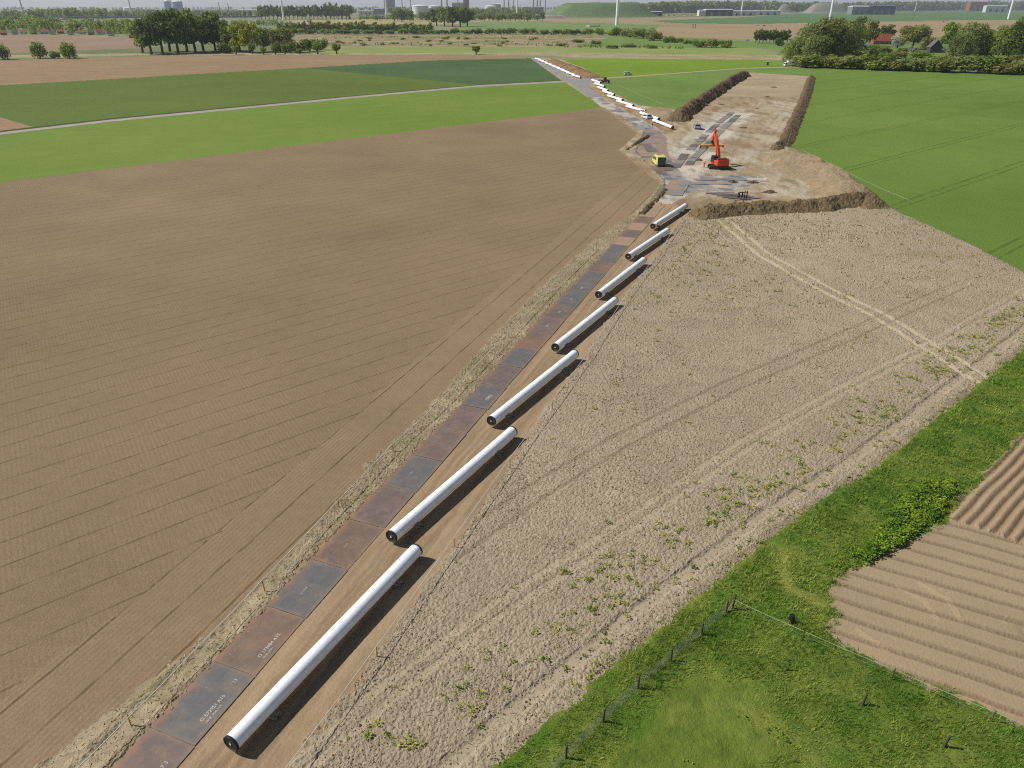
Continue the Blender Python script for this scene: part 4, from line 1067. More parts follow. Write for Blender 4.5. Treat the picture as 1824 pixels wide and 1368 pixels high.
# ------------------------------------------------------------------ excavator
M_OR = plain('orange_paint', (206, 72, 28), .42, spec=.5, dirt=((150, 110, 80), .35))
M_DK = plain('dark_steel', (48, 47, 48), .6, dirt=((120, 100, 80), .4))
M_TRK = plain('track_steel', (72, 64, 56), .75, dirt=((140, 116, 88), .6))
M_GLASS = plain('tinted_glass', (22, 27, 30), .08, spec=.8, var=.02)
M_CHROME = plain('piston_chrome', (190, 190, 190), .2, 1.0)
M_YEL = plain('yellow_paint', (226, 158, 20), .45, dirt=((120, 90, 50), .3))
ex = empty('excavator', G(1280, 301.5), .17)
tag(ex, 'large orange crawler excavator holding up a yellow beam', 'excavator')
und = .06 + math.radians(78)
R = Matrix.Rotation(math.radians(74), 3, 'Z')
for s_ in (-1, 1):
    m = MB(); prof = []
    for k in range(9): prof.append((2.0 + .48 * math.sin(math.pi * k / 8), .50 - .48 * math.cos(math.pi * k / 8)))
    for k in range(9): prof.append((-2.0 - .48 * math.sin(math.pi * k / 8), .50 + .48 * math.cos(math.pi * k / 8)))
    m.prism(prof, s_ * 1.25 - .3, s_ * 1.25 + .3, 'x')
    for k in range(-9, 10):
        m.box((s_ * 1.25, k * .23, .99), (.62, .07, .07)); m.box((s_ * 1.25, k * .23, .02), (.62, .07, .05))
    t = m.build('track', M_TRK, ex); t.rotation_euler = (0, 0, math.radians(74))
    mm = MB()
    for k in (-2, -1, 0, 1, 2): mm.cyl((s_ * 1.25 - .33, k * .8, .45), (s_ * 1.25 + .33, k * .8, .45), .26, 12)
    w = mm.build('wheels', M_DK, t)
MB().box((0, 0, .62), (2.2, 2.0, .5)).cyl((0, 0, .8), (0, 0, 1.15), .95, 24).build('undercarriage', M_DK, ex, False, .04).rotation_euler = (0, 0, math.radians(74))
# upper structure, rear (counterweight) towards the camera
cw = []
for k in range(13):
    w = math.pi + math.pi * k / 12; cw.append((1.5 * math.copysign(abs(math.cos(w)) ** .35, math.cos(w)), -1.5 - .75 * abs(math.sin(w)) ** .35))
pr = MB(); n = len(cw)
V = [(x, y, 1.18) for x, y in cw] + [(x, y, 2.5) for x, y in cw]
pr.add(V, [list(range(n)), [n + k for k in range(n)][::-1]] + [[k, (k + 1) % n, n + (k + 1) % n, n + k] for k in range(n)])
pr.build('counterweight', M_OR, ex, True, .06)
MB().box((.55, -.35, 1.75), (1.9, 2.3, 1.15)).box((-.95, -.75, 1.7), (1.0, 1.5, 1.05)).box((0, .9, 1.35), (2.9, 1.6, .35)).build('upper_body', M_OR, ex, False, .06)
MB().box((0, -1.15, 2.56), (2.6, 1.6, .14)).box((.6, -1.0, 2.52), (.8, .7, .30)).cyl((.95, -.5, 2.4), (.95, -.5, 2.95), .09, 10).build('engine_hood', M_DK, ex, False, .03)
cab = MB().prism([(-.1, 1.5), (1.75, 1.5), (1.75, 2.2), (1.45, 3.05), (0.0, 3.05), (-.1, 2.6)], -1.5, -.5, 'x').build('cab', M_DK, ex, False, .05)
g = MB(); g.box((-1.505, .75, 2.45), (.03, 1.25, .85)); g.box((-.495, .75, 2.5), (.03, 1.2, .8)); g.box((-1.0, -.11, 2.55), (.8, .03, .6)); g.box((-1.0, 1.64, 2.55), (.8, .05, .75), M=Matrix.Rotation(.34, 3, 'X'))
g.build('cab_window', M_GLASS, cab)
for hx in (-1.0, .95):
    for dy in (0,): MB().cyl((hx, -2.0, 2.42), (hx, -1.55, 2.42), .03, 6).build('handrail', M_OR, ex)
def arm(m, pts, w, x0):
    """tapered box girder through (y,z,depth) stations, w wide, centred on x0"""
    n = len(pts); V = []; F = []
    for i, (y, z, d) in enumerate(pts):
        a = pts[max(0, i - 1)]; b = pts[min(n - 1, i + 1)]; t = Vector((b[0] - a[0], b[1] - a[1])).normalized()
        nx, nz = -t.y, t.x
        for sx in (-1, 1):
            for sd in (-1, 1): V.append((x0 + sx * w / 2, y + nx * d / 2 * sd, z + nz * d / 2 * sd))
    for i in range(n - 1):
        p, q = i * 4, i * 4 + 4
        F += [[p, p + 1, q + 1, q], [p + 2, q + 2, q + 3, p + 3], [p, q, q + 2, p + 2], [p + 1, p + 3, q + 3, q + 1]]
    F += [[0, 2, 3, 1], [4 * n - 4, 4 * n - 3, 4 * n - 1, 4 * n - 2]]
    return m.add(V, F)
BX = .25
boom = arm(MB(), [(.9, 1.75, .55), (1.45, 2.9, .75), (2.2, 4.2, .85), (3.2, 5.6, .8), (4.2, 6.8, .62), (4.9, 7.5, .45)], .62, BX).build('boom', M_OR, ex, False, .05)
for sx in (-.42, .42):
    MB().cyl((BX + sx, 1.6, 1.7), (BX + sx, 2.0, 3.2), .12, 10).build('hydraulic_cylinder', M_OR, ex, True)
    MB().cyl((BX + sx, 2.0, 3.2), (BX + sx, 2.4, 4.5), .06, 8).build('piston', M_CHROME, ex, True)
arm(MB(), [(4.5, 8.2, .35), (4.9, 7.55, .62), (5.4, 6.5, .55), (5.8, 5.55, .36)], .45, BX).build('stick', M_OR, ex, False, .04)
MB().cyl((BX, 3.1, 6.3), (BX, 4.0, 7.4), .11, 10).cyl((BX, 4.0, 7.4), (BX, 4.5, 8.0), .06, 8).build('stick_cylinder', M_OR, ex, True)
MB().box((BX, 5.85, 5.3), (.55, .45, .55)).cyl((BX - .35, 5.8, 5.5), (BX + .35, 5.8, 5.5), .1, 10).cyl((BX, 5.5, 7.0), (BX - .0, 6.0, 5.7), .09, 8).build('quick_coupler', M_DK, ex, False, .03)
# the yellow beam it holds
be = empty('lifting_beam', Vector(G(1280, 301.5)) + Matrix.Rotation(.17, 3, 'Z') @ Vector((BX, 5.85, 4.3)), .04)
tag(be, 'yellow lifting beam hanging from the excavator stick', 'lifting beam')
MB().box((0, 0, .12), (5.9, .42, .34)).box((0, 0, .34), (1.4, .5, .16)).box((0, .0, -.08), (5.6, .2, .08)).build('beam', M_YEL, be, False, .03)
MB().cyl((.35, 0, .3), (.35, 0, .85), .28, 14).build('rotator', M_DK, be, True)
for x in (-2.75, 2.75, -1.2, 1.2):
    MB().box((x, 0, -.14), (.28, .5, .30)).build('clamp', M_DK, be, False, .02)
# fork frame
fk = empty('fork_frame', G(1322, 354), .35)
tag(fk, 'black fork attachment lying against the front earth bank', 'fork attachment')
MB().box((0, 0, 1.25), (2.3, .14, .16)).box((0, 0, .5), (2.3, .14, .16)).box((-1.05, 0, .8), (.12, .14, 1.0)).box((1.05, 0, .8), (.12, .14, 1.0)).box((0, 0, .85), (.12, .12, .9)).build('carriage', M_DK, fk, False, .02)
for x in (-.8, -.2, .45, .95): MB().box((x, -.05, .8), (.14, .1, 1.4)).box((x, -.85, .14), (.15, 1.6, .09)).build('fork_tine', M_DK, fk, False, .015)

# ------------------------------------------------------------------ vehicles
M_TYRE = plain('tyre', (28, 28, 29), .85, dirt=((100, 86, 70), .4))
M_RIM = plain('wheel_rim', (150, 152, 154), .35, .7)
M_WHITE = plain('white_car_paint', (226, 228, 230), .25, var=.03, coat=.5)
M_SILVER = plain('silver_car_paint', (186, 192, 198), .25, .3, var=.03, coat=.5)
M_LIME = plain('lime_van_paint', (220, 222, 118), .3, var=.03, coat=.4)
M_BLUEW = plain('pale_blue_paint', (196, 214, 222), .3, var=.03, coat=.4)
M_RLAMP = plain('tail_lamp_red', (150, 16, 14), .3)
M_HLAMP = plain('head_lamp', (226, 228, 226), .15)
M_BUMP = plain('grey_bumper', (58, 60, 62), .6)
def vehicle(name, at, rz, paint, prof, w, wheels, wins, label, cat, rear=None, box=None):
    """body side profile (y forward, z up); wins = windows as (y0,z0,y1,z1) on both flanks"""
    root = empty(name, G(*at), rz)
    tag(root, label, cat)
    MB().prism(prof, -w / 2, w / 2, 'x').build('body', paint, root, False, .07)
    for (y0, z0, y1, z1, tw) in wins['side']:
        for s in (-1, 1):
            MB().add([(s * (w / 2 + .006), y0, z0), (s * (w / 2 + .006), y1, z0), (s * (w / 2 + .006), y1 - tw, z1), (s * (w / 2 + .006), y0 + .05, z1), (s * (w / 2 - .05), y0, z0), (s * (w / 2 - .05), y1, z0), (s * (w / 2 - .05), y1 - tw, z1), (s * (w / 2 - .05), y0 + .05, z1)], [[0, 1, 2, 3], [4, 5, 6, 7], [0, 1, 5, 4], [1, 2, 6, 5], [2, 3, 7, 6], [3, 0, 4, 7]]).build('side_window', M_GLASS, root)
    for nm, key in (('windscreen', 'front'), ('rear_window', 'rear')):
        if key in wins:
            y0, z0, y1, z1 = wins[key]; e = .02 if key == 'front' else -.02
            MB().add([(-w * .42, y0 + e, z0), (w * .42, y0 + e, z0), (w * .38, y1 + e, z1), (-w * .38, y1 + e, z1), (-w * .42, y0 - e, z0 - .02), (w * .42, y0 - e, z0 - .02), (w * .38, y1 - e, z1 - .02), (-w * .38, y1 - e, z1 - .02)], [[0, 1, 2, 3], [4, 5, 6, 7], [0, 1, 5, 4], [1, 2, 6, 5], [2, 3, 7, 6], [3, 0, 4, 7]]).build(nm, M_GLASS, root)
    r = wheels[2]
    for y in wheels[:2]:
        for s in (-1, 1):
            t = MB().cyl((s * (w / 2 - .20), y, r), (s * (w / 2 + .02), y, r), r, 18).build('wheel', M_TYRE, root, True)
            MB().cyl((s * (w / 2), y, r), (s * (w / 2 + .03), y, r), r * .6, 14).build('rim', M_RIM, t, True)
    ys_p = [p[0] for p in prof]; yr, yf = min(ys_p), max(ys_p)
    MB().box((0, yr - .03, .45), (w * .96, .14, .24)).build('rear_bumper', M_BUMP, root, False, .03)
    MB().box((0, yf + .03, .42), (w * .96, .14, .26)).build('front_bumper', M_BUMP, root, False, .03)
    for s in (-1, 1):
        MB().box((s * w * .42, yr - .01, .95), (.16, .06, .34)).build('tail_lamp', M_RLAMP, root)
        MB().box((s * w * .38, yf - .02, .72), (.30, .10, .18)).build('headlight', M_HLAMP, root)
        MB().box((s * (w / 2 + .10), wins['mirror'][0], wins['mirror'][1]), (.18, .08, .2)).build('mirror', M_BUMP, root)
    return root
VAN = [(-2.75, .35), (2.75, .35), (2.78, .85), (2.55, 1.15), (1.75, 1.32), (1.05, 2.25), (.7, 2.42), (-2.68, 2.42), (-2.75, 2.2)]
VW = dict(side=[(.15, 1.35, 1.55, 2.05, .55)], front=(1.72, 1.36, 1.12, 2.16), mirror=(1.35, 1.4))
v = vehicle('yellow_van', (1173, 294), .06, M_LIME, VAN, 2.05, (-1.7, 1.75, .36), dict(VW, side=[(.15, 1.35, 1.55, 2.05, .55), (-1.2, 1.35, -.1, 2.05, .05)]), 'lime yellow van with dark rear doors parked on the reddish plates', 'van')
MB().box((0, -2.79, 1.35), (1.9, .06, 1.75)).build('rear_door', plain('van_rear_grey', (86, 88, 96), .5), v, False, .02)
MB().box((-.45, -2.835, 1.85), (.75, .03, .55)).box((.45, -2.835, 1.85), (.75, .03, .55)).build('rear_window', M_GLASS, v)
MB().box((0, .2, 2.46), (1.3, .35, .12)).build('roof_beacon', plain('amber_beacon', (220, 120, 20), .3), v, False, .03)
CARP = [(-2.25, .32), (2.25, .32), (2.3, .75), (2.1, .95), (1.15, 1.06), (.35, 1.62), (-1.6, 1.66), (-2.15, 1.15), (-2.28, .9)]
CWN = dict(side=[(-1.75, 1.08, .95, 1.52, .6)], front=(1.1, 1.08, .42, 1.58), rear=(-2.15, 1.17, -1.66, 1.62), mirror=(.9, 1.1))
vehicle('parked_car', (1241, 230), -.1, M_SILVER, CARP, 1.85, (-1.4, 1.4, .34), CWN, 'pale silver car with dark windows parked on the sand by the dark bank', 'car')
vehicle('parked_car', (1151.5, 212), .3, M_WHITE, CARP, 1.85, (-1.4, 1.4, .34), CWN, 'white car parked among the white pipes', 'car')
vehicle('small_van', (1118, 134), -1.30, M_BLUEW, [(-2.1, .32), (2.1, .32), (2.15, .8), (1.95, 1.0), (1.2, 1.12), (.55, 1.8), (-2.05, 1.85), (-2.12, 1.6)], 1.85, (-1.3, 1.35, .34), dict(side=[(-.1, 1.15, 1.05, 1.65, .5)], front=(1.18, 1.14, .58, 1.74), rear=(-2.13, 1.2, -2.09, 1.7), mirror=(.95, 1.2)), 'small pale van on the path beside the lime green field', 'van')
tr = vehicle('box_truck', (1407, 118.5), math.radians(98), M_WHITE, [(2.2, .5), (4.0, .5), (4.05, 1.5), (3.8, 2.3), (3.5, 2.55), (2.2, 2.55)], 2.3, (-2.2, 3.1, .45), dict(side=[(2.6, 1.55, 3.7, 2.2, .25)], front=(4.03, 1.55, 3.8, 2.28), mirror=(3.7, 1.9)), 'white box truck parked at the foot of the big trees', 'truck')
MB().box((0, -1.1, 2.15), (2.5, 6.4, 2.7)).build('cargo_box', M_WHITE, tr, False, .05)
MB().box((0, -1.0, .65), (1.0, 6.2, .3)).build('chassis', M_BUMP, tr)
MB().box((1.26, -1.1, 2.4), (.03, .9, .8)).box((-1.26, -1.1, 2.4), (.03, .9, .8)).build('side_sign', M_DK, tr)
# telehandler by the second pipe row
th = empty('telehandler', G(1078, 148), 1.15)
tag(th, 'dark and cream telehandler at the far end of the second pipe row', 'telehandler')
MB().box((0, 0, .95), (2.0, 4.4, .7)).build('chassis', M_DK, th, False, .08)
MB().prism([(-.9, 1.3), (.8, 1.3), (.7, 2.2), (.45, 2.75), (-.75, 2.75)], -1.0, -.15, 'x').build('cab', M_GLASS, th, False, .05)
arm(MB(), [(-1.9, 1.9, .45), (1.2, 1.5, .42), (2.9, 1.15, .36)], .42, .45).build('boom', plain('cream_paint', (214, 196, 140), .5), th, False, .03)
MB().box((.2, 3.2, .8), (1.6, .12, .8)).box((-.3, 3.9, .45), (.14, 1.3, .08)).box((.7, 3.9, .45), (.14, 1.3, .08)).build('fork_carriage', M_DK, th)
for x in (-1, 1):
    for y in (-1.4, 1.4):
        t = MB().cyl((x * .8, y, .62), (x * 1.2, y, .62), .62, 18).build('wheel', M_TYRE, th, True)
        MB().cyl((x * 1.19, y, .62), (x * 1.23, y, .62), .32, 12).build('rim', plain('cream_rim', (200, 180, 120), .5), t, True)
MB().box((.55, -1.1, 1.55), (.9, 1.6, .6)).build('engine_cover', plain('cream_cover', (206, 190, 138), .5), th, False, .06)
# portable toilet
pt = empty('portable_toilet', G(1367, 116))
tag(pt, 'dark portable toilet cabin with white roof at the field corner', 'toilet cabin')
MB().box((0, 0, 1.05), (1.15, 1.15, 2.1)).build('cabin', plain('dark_green_plastic', (38, 58, 56), .5), pt, False, .05)
MB().prism([(-.62, 2.1), (.62, 2.1), (.45, 2.42), (-.45, 2.42)], -.62, .62, 'x').build('roof', M_WHITE, pt, False, .04)
d_ = MB().box((0, -.585, 1.05), (.8, .03, 1.85)).build('door', plain('door_grey', (70, 84, 84), .5), pt)
MB().box((.3, -.61, 1.05), (.06, .04, .18)).build('handle', M_WHITE, d_)

# ------------------------------------------------------------------ people
M_SKIN = plain('skin', (196, 148, 120), .6)
M_HIVIS = plain('hi_vis_orange', (226, 84, 30), .8)
M_NAVY = plain('navy_trousers', (36, 40, 54), .85)
M_ORTR = plain('orange_trousers', (206, 78, 34), .85)
M_REDJ = plain('red_jacket', (170, 40, 40), .8)
M_BOOT = plain('boots', (42, 36, 30), .8)
M_HELM = plain('white_helmet', (232, 232, 228), .35)
def person(at, rz, jacket, trousers, label, pose, helmet=M_HELM):
    """one skinned body; joints placed by the pose dict"""
    J = dict(pel=(0, 0, .95), che=(0, .02, 1.28), nek=(0, .02, 1.48), hed=(0, .04, 1.60), top=(0, .04, 1.74),
             shl=(-.19, .02, 1.42), ell=(-.27, .0, 1.14), hal=(-.25, .12, .92), fil=(-.24, .17, .82), shr=(.19, .02, 1.42), elr=(.27, .0, 1.14), har=(.25, .12, .92), fir=(.24, .17, .82),
             hil=(-.10, 0, .90), knl=(-.12, .03, .50), anl=(-.12, -.02, .10), tol=(-.14, .16, .04), hir=(.10, 0, .90), knr=(.12, .03, .50), anr=(.12, -.02, .10), tor=(.14, .16, .04))
    J.update(pose)
    R_ = dict(pel=.15, che=.16, nek=.06, hed=.10, top=.07, shl=.075, ell=.05, hal=.04, fil=.03, shr=.075, elr=.05, har=.04, fir=.03, hil=.10, knl=.07, anl=.05, tol=.045, hir=.10, knr=.07, anr=.05, tor=.045)
    E_ = [('pel', 'che'), ('che', 'nek'), ('nek', 'hed'), ('hed', 'top'), ('che', 'shl'), ('shl', 'ell'), ('ell', 'hal'), ('hal', 'fil'), ('che', 'shr'), ('shr', 'elr'), ('elr', 'har'), ('har', 'fir'), ('pel', 'hil'), ('hil', 'knl'), ('knl', 'anl'), ('anl', 'tol'), ('pel', 'hir'), ('hir', 'knr'), ('knr', 'anr'), ('anr', 'tor')]
    names = list(J)
    me = bpy.data.meshes.new('body')
    me.from_pydata([J[n_] for n_ in names], [(names.index(a), names.index(b)) for a, b in E_], [])
    t = bpy.data.objects.new('tmp', me); COL.objects.link(t)
    t.modifiers.new('s', 'SKIN'); su = t.modifiers.new('u', 'SUBSURF'); su.levels = 1
    for i, n_ in enumerate(names):
        me.skin_vertices[0].data[i].radius = (R_[n_],) * 2
    me.skin_vertices[0].data[0].use_root = True
    bm = bpy.data.meshes.new_from_object(t.evaluated_get(bpy.context.evaluated_depsgraph_get()))
    bpy.data.objects.remove(t)
    bm.materials.clear()
    for m in (jacket, trousers, M_SKIN, M_BOOT): bm.materials.append(m)
    for p in bm.polygons:
        z = p.center.z; ax = abs(p.center.x)
        far_hand = min((p.center - Vector(J['fil'])).length, (p.center - Vector(J['fir'])).length) < .10
        p.material_index = 3 if z < .14 else 2 if (far_hand or z > J['nek'][2] + .02) else 1 if (z < .93 and ax < .24) else 0
        p.use_smooth = True
    root = empty('person', G(*at), rz)
    tag(root, label, 'person')
    link('body', bm, root)
    hd = J['hed']
    hm_ = MB().lathe([(.135, .02), (.135, .05), (.125, .12), (.09, .17), (.03, .195), (.001, .198)], 14, (hd[0], hd[1], hd[2] + .03))
    hm_.box((hd[0], hd[1] + .13, hd[2] + .06), (.16, .10, .02)); hm_.build('helmet', helmet, root, True)
    f = MB(); f.box((hd[0] - .04, hd[1] + .10, hd[2] + .02), (.025, .02, .015)); f.box((hd[0] + .04, hd[1] + .10, hd[2] + .02), (.025, .02, .015)); f.box((hd[0], hd[1] + .095, hd[2] - .055), (.05, .02, .012))
    f.build('face_features', M_BOOT, root)
    return root
person((1253.5, 300), -1.2, M_HIVIS, M_ORTR, 'person in orange work clothes standing beside the excavator tracks', dict(elr=(.26, .14, 1.16), har=(.16, .34, 1.18), fir=(.10, .40, 1.20)))
person((1162, 226), 2.2, M_HIVIS, M_NAVY, 'person in orange vest and dark trousers beside the white pipe', dict(knl=(-.12, .14, .52), anl=(-.12, .08, .10), tol=(-.13, .26, .04), anr=(.12, -.16, .12), tor=(.13, .0, .04)), M_HELM)
person((1172, 415), 1.2, M_REDJ, M_NAVY, 'person in red jacket and white helmet bending between two pipe ends', dict(che=(0, .16, 1.22), nek=(0, .30, 1.36), hed=(0, .40, 1.44), top=(0, .46, 1.56), shl=(-.19, .24, 1.32), ell=(-.24, .38, 1.08), hal=(-.14, .52, .95), fil=(-.10, .58, .90), shr=(.19, .24, 1.32), elr=(.24, .38, 1.08), har=(.14, .52, .95), fir=(.10, .58, .90)))
# ------------------------------------------------------------------ trees
RT = np.random.default_rng(21)
def ztop(P, ytop):
    """height of the thing standing at ground point P whose top shows on photo row ytop"""
    v = (ytop - 684) / FOC; t = P[1] / (CP - v * SP)
    return HCAM + t * (-SP - v * CP)
def wpx(P, px): return px * (CP * P[1] + SP * HCAM) / FOC
def leaves(C, Nrm, S_, T):
    """one bent leaf clump (two triangles) at every centre"""
    n = len(C)
    Nrm = Nrm + RT.normal(0, .55, (n, 3)); Nrm /= np.linalg.norm(Nrm, axis=1)[:, None] + 1e-9
    A = np.cross(Nrm, RT.normal(0, 1, (n, 3))); A /= np.linalg.norm(A, axis=1)[:, None] + 1e-9
    B = np.cross(Nrm, A)
    s1 = (S_ * RT.uniform(.6, 1.3, n))[:, None]; s2 = s1 * RT.uniform(.45, .9, (n, 1))
    V = np.stack([C - A * s1, C - B * s2 + Nrm * s1 * .25, C + A * s1 - Nrm * s1 * .15, C + B * s2], 1).reshape(-1, 3)
    F = (np.arange(n)[:, None, None] * 4 + np.array([[0, 1, 2], [0, 2, 3]])[None]).reshape(-1, 3)
    return V, F, np.repeat(np.clip(T, 0, 1), 4)
def crown_pts(n, lobes):
    """points through the shells of the lobes: (centre, radii, tone)"""
    w = np.array([l[1][0] * l[1][2] for l in lobes]); w = w / w.sum()
    k = RT.choice(len(lobes), n, p=w)
    c = np.array([l[0] for l in lobes])[k]; r = np.array([l[1] for l in lobes])[k]; t = np.array([l[2] for l in lobes])[k]
    d = RT.normal(0, 1, (n, 3)); d /= np.linalg.norm(d, axis=1)[:, None]
    rad = RT.uniform(.55, 1.08, n)[:, None] ** .7
    return c + d * r * rad, d, t + RT.normal(0, .10, n)
def make_crown(name, kind, n, size, seed, mat):
    global RT
    RT = np.random.default_rng(seed); L = []
    u = RT.uniform
    if kind == 'poplar':
        for k in range(16):
            z = .30 + .66 * k / 15; w = .42 * (1 - abs((z - .58) / .48) ** 2.2) + .10; a = u(0, 6.28)
            L.append(((math.cos(a) * w * .55, math.sin(a) * w * .55, z), (w * .55, w * .55, .085), u(.25, .7)))
    elif kind == 'broad':
        for k in range(17):
            z = u(.28, .86); w = .40 * math.sqrt(max(.05, 1 - ((z - .52) / .46) ** 2)); a = k * 2.4
            L.append(((math.cos(a) * w * .75, math.sin(a) * w * .75, z), (u(.13, .21), u(.13, .21), u(.09, .15)), u(.2, .75)))
        L.append(((0, 0, .56), (.3, .3, .3), .4))
    elif kind == 'willow':
        for k in range(24):
            z = .12 + .78 * (k / 23) ** .9; w = .46 * math.sqrt(max(.04, 1 - ((z - .38) / .58) ** 2)); a = k * 2.4 + u(-.3, .3)
            L.append(((math.cos(a) * w * .72, math.sin(a) * w * .72, z), (u(.11, .2), u(.11, .2), u(.12, .2)), u(.25, .7)))
        L.append(((0, 0, .45), (.34, .34, .36), .4))
    elif kind == 'ball':
        for k in range(9):
            a = k * 2.4; z = .42 + .42 * (k / 8)
            L.append(((math.cos(a) * .24, math.sin(a) * .24, z), (.22, .22, .16), u(.3, .65)))
        L.append(((0, 0, .64), (.38, .38, .32), .5))
    elif kind == 'bush':
        for k in range(14):
            a = k * 2.4; r = u(.1, .36)
            L.append(((math.cos(a) * r, math.sin(a) * r, u(.2, .72 - r * .5)), (u(.14, .22), u(.14, .22), u(.16, .26)), u(.2, .75)))
    C, D, T = crown_pts(n, L)
    C[:, 2] = np.maximum(C[:, 2], .02)
    D = D + np.array([0, 0, .35])
    V, F, T = leaves(C, D, np.full(n, size), T)
    return npmesh(name, V, F, mat, False, np.repeat(T[:, None], 3, 1))
def make_trunk(kind, seed):
    random.seed(seed); m = MB()
    if kind in ('bush',):
        for k in range(5):
            a = k * 1.26; m.tube([(0, 0, -.02), (math.cos(a) * .12, math.sin(a) * .12, .25), (math.cos(a) * .25, math.sin(a) * .25, .5)], [.02, .014, .006], 5)
    else:
        r = {'poplar': .035, 'broad': .04, 'willow': .05, 'ball': .09}[kind]; h = {'poplar': .82, 'broad': .6, 'willow': .55, 'ball': .5}[kind]
        m.tube([(0, 0, -.02), (.01, 0, .04), (.015, .01, h * .5), (.0, .01, h)], [r * 1.5, r, r * .75, r * .25], 8)
        for k in range(8):
            a = k * 2.4; z0 = h * (.35 + .08 * k); l = .28 if kind != 'poplar' else .16
            m.tube([(0.01, 0, z0), (math.cos(a) * l * .5, math.sin(a) * l * .5, z0 + .10), (math.cos(a) * l, math.sin(a) * l, z0 + .26)], [r * .5, r * .32, r * .1], 5)
    return m.mesh('trunk', M_BARK, True)
for _m in (): pass
M_BARK = plain('bark', (92, 80, 64), .95, sc=10)
LM = {'dark': leaf_mat('leaves_dark', (68, 90, 36), (132, 148, 62)), 'mid': leaf_mat('leaves_mid', (88, 114, 42), (156, 170, 72)), 'yellow': leaf_mat('leaves_yellow', (112, 128, 30), (184, 186, 58)),
      'willow': leaf_mat('leaves_willow', (108, 124, 64), (174, 178, 104)), 'olive': leaf_mat('leaves_olive', (108, 116, 54), (172, 168, 92)), 'lime': leaf_mat('leaves_lime', (98, 130, 38), (156, 174, 62)), 'silver': leaf_mat('leaves_silver', (130, 146, 128), (186, 196, 180))}
CR, TK = {}, {}
def crown_data(kind, tone, var, big):
    key = (kind, tone, var, big)
    if key not in CR:
        n, s = {0: (420, .075), 1: (1100, .05), 2: (4200, .027)}[big]
        CR[key] = make_crown('crown', kind, n, s, hash((kind, var)) % 9973 if False else (len(kind) * 131 + var * 17 + big), LM[tone])
    return CR[key]
def trunk_data(kind):
    if kind not in TK: TK[kind] = make_trunk(kind, len(kind))
    return TK[kind]
NT_ = {'poplar': 'poplar_tree', 'broad': 'tree', 'willow': 'willow_tree', 'ball': 'pollard_willow', 'bush': 'bush'}
def tree(kind, tone, x, yb, yt, w, label, group=None, big=0, name=None):
    P = G(x, yb)
    h = ztop(P, yt); wd = wpx(P, w)
    o = empty(name or NT_[kind], P, random.uniform(0, 6.28))
    tag(o, label, 'bush' if kind == 'bush' else 'tree', group)
    link('trunk' if kind != 'bush' else 'stems', trunk_data(kind), o).scale = (min(h, wd * 1.6),) * 2 + (h,)
    c = link('crown', crown_data(kind, tone, random.randrange(3), big), o)
    c.scale = (wd, wd, h)
    return o
random.seed(31)
# the tall poplar clump
for k, (x, yb, yt, w, kd) in enumerate([(254, 94, 34, 42, 'broad'), (270, 97, 25, 46, 'broad'), (290, 95, 22, 48, 'poplar'), (303, 92, 19, 48, 'broad'), (318, 95, 17, 50, 'poplar'), (333, 93, 16, 50, 'broad'), (349, 93, 18, 50, 'poplar'), (363, 91, 21, 46, 'broad'), (384, 91, 23, 44, 'poplar'), (396, 90, 28, 40, 'broad')]):
    tree(kd, 'dark' if k % 3 else 'mid', x, yb, yt, w, '%s tall dark tree of the clump beyond the upper brown field' % ORD[k], 'tall trees of the poplar clump', 1)
for k, (x, yb, yt, w, tn) in enumerate([(410, 92, 42, 34, 'mid'), (428, 93, 38, 40, 'yellow'), (446, 94, 34, 42, 'yellow'), (470, 92, 46, 34, 'mid'), (492, 90, 48, 36, 'olive'), (512, 90, 46, 34, 'olive')]):
    tree('broad', tn, x, yb, yt, w, '%s broad %s tree next to the poplar clump' % (ORD[k], {'mid': 'green', 'yellow': 'yellow-green', 'olive': 'olive brown'}[tn]), 'broad trees next to the poplars', 1)
for k, (x, yb, yt, w) in enumerate([(530, 94, 63, 44), (552, 92, 64, 36), (572, 89, 62, 30), (500, 93, 66, 34), (400, 95, 70, 30)]):
    tree('bush', 'dark', x, yb, yt, w, '%s dense dark bush below the yellow-green trees' % ORD[k], 'dark bushes by the poplars', 1)
for k, (x, yb, yt, w) in enumerate([(421, 97, 80, 14), (450, 96, 76, 16), (470, 97, 84, 13), (491, 97, 78, 15), (508, 96, 78, 15), (533, 96, 86, 12), (566, 96, 73, 21), (600, 96, 77, 19), (848, 97, 81, 18)]):
    tree('ball', 'mid' if k % 2 else 'lime', x, yb, yt, w, '%s round pollard willow along the ditch edge' % ORD[k], 'pollard willows along the ditch', 0)
for k, (x, yb, yt, w, kd, tn) in enumerate([(6, 106, 78, 30, 'willow', 'mid'), (72, 104, 75, 30, 'willow', 'mid'), (99, 104, 86, 20, 'bush', 'mid'), (124, 104, 75, 31, 'willow', 'lime'), (-40, 108, 80, 34, 'willow', 'mid')]):
    tree(kd, tn, x, yb, yt, w, ['half visible round bush at the photo edge by the brown field', 'large dark round bush by the upper brown field', 'small low bush between two large round bushes', 'pale yellow-green round bush by the upper brown field', 'round bush beyond the edge of the brown field'][k], None, 1)
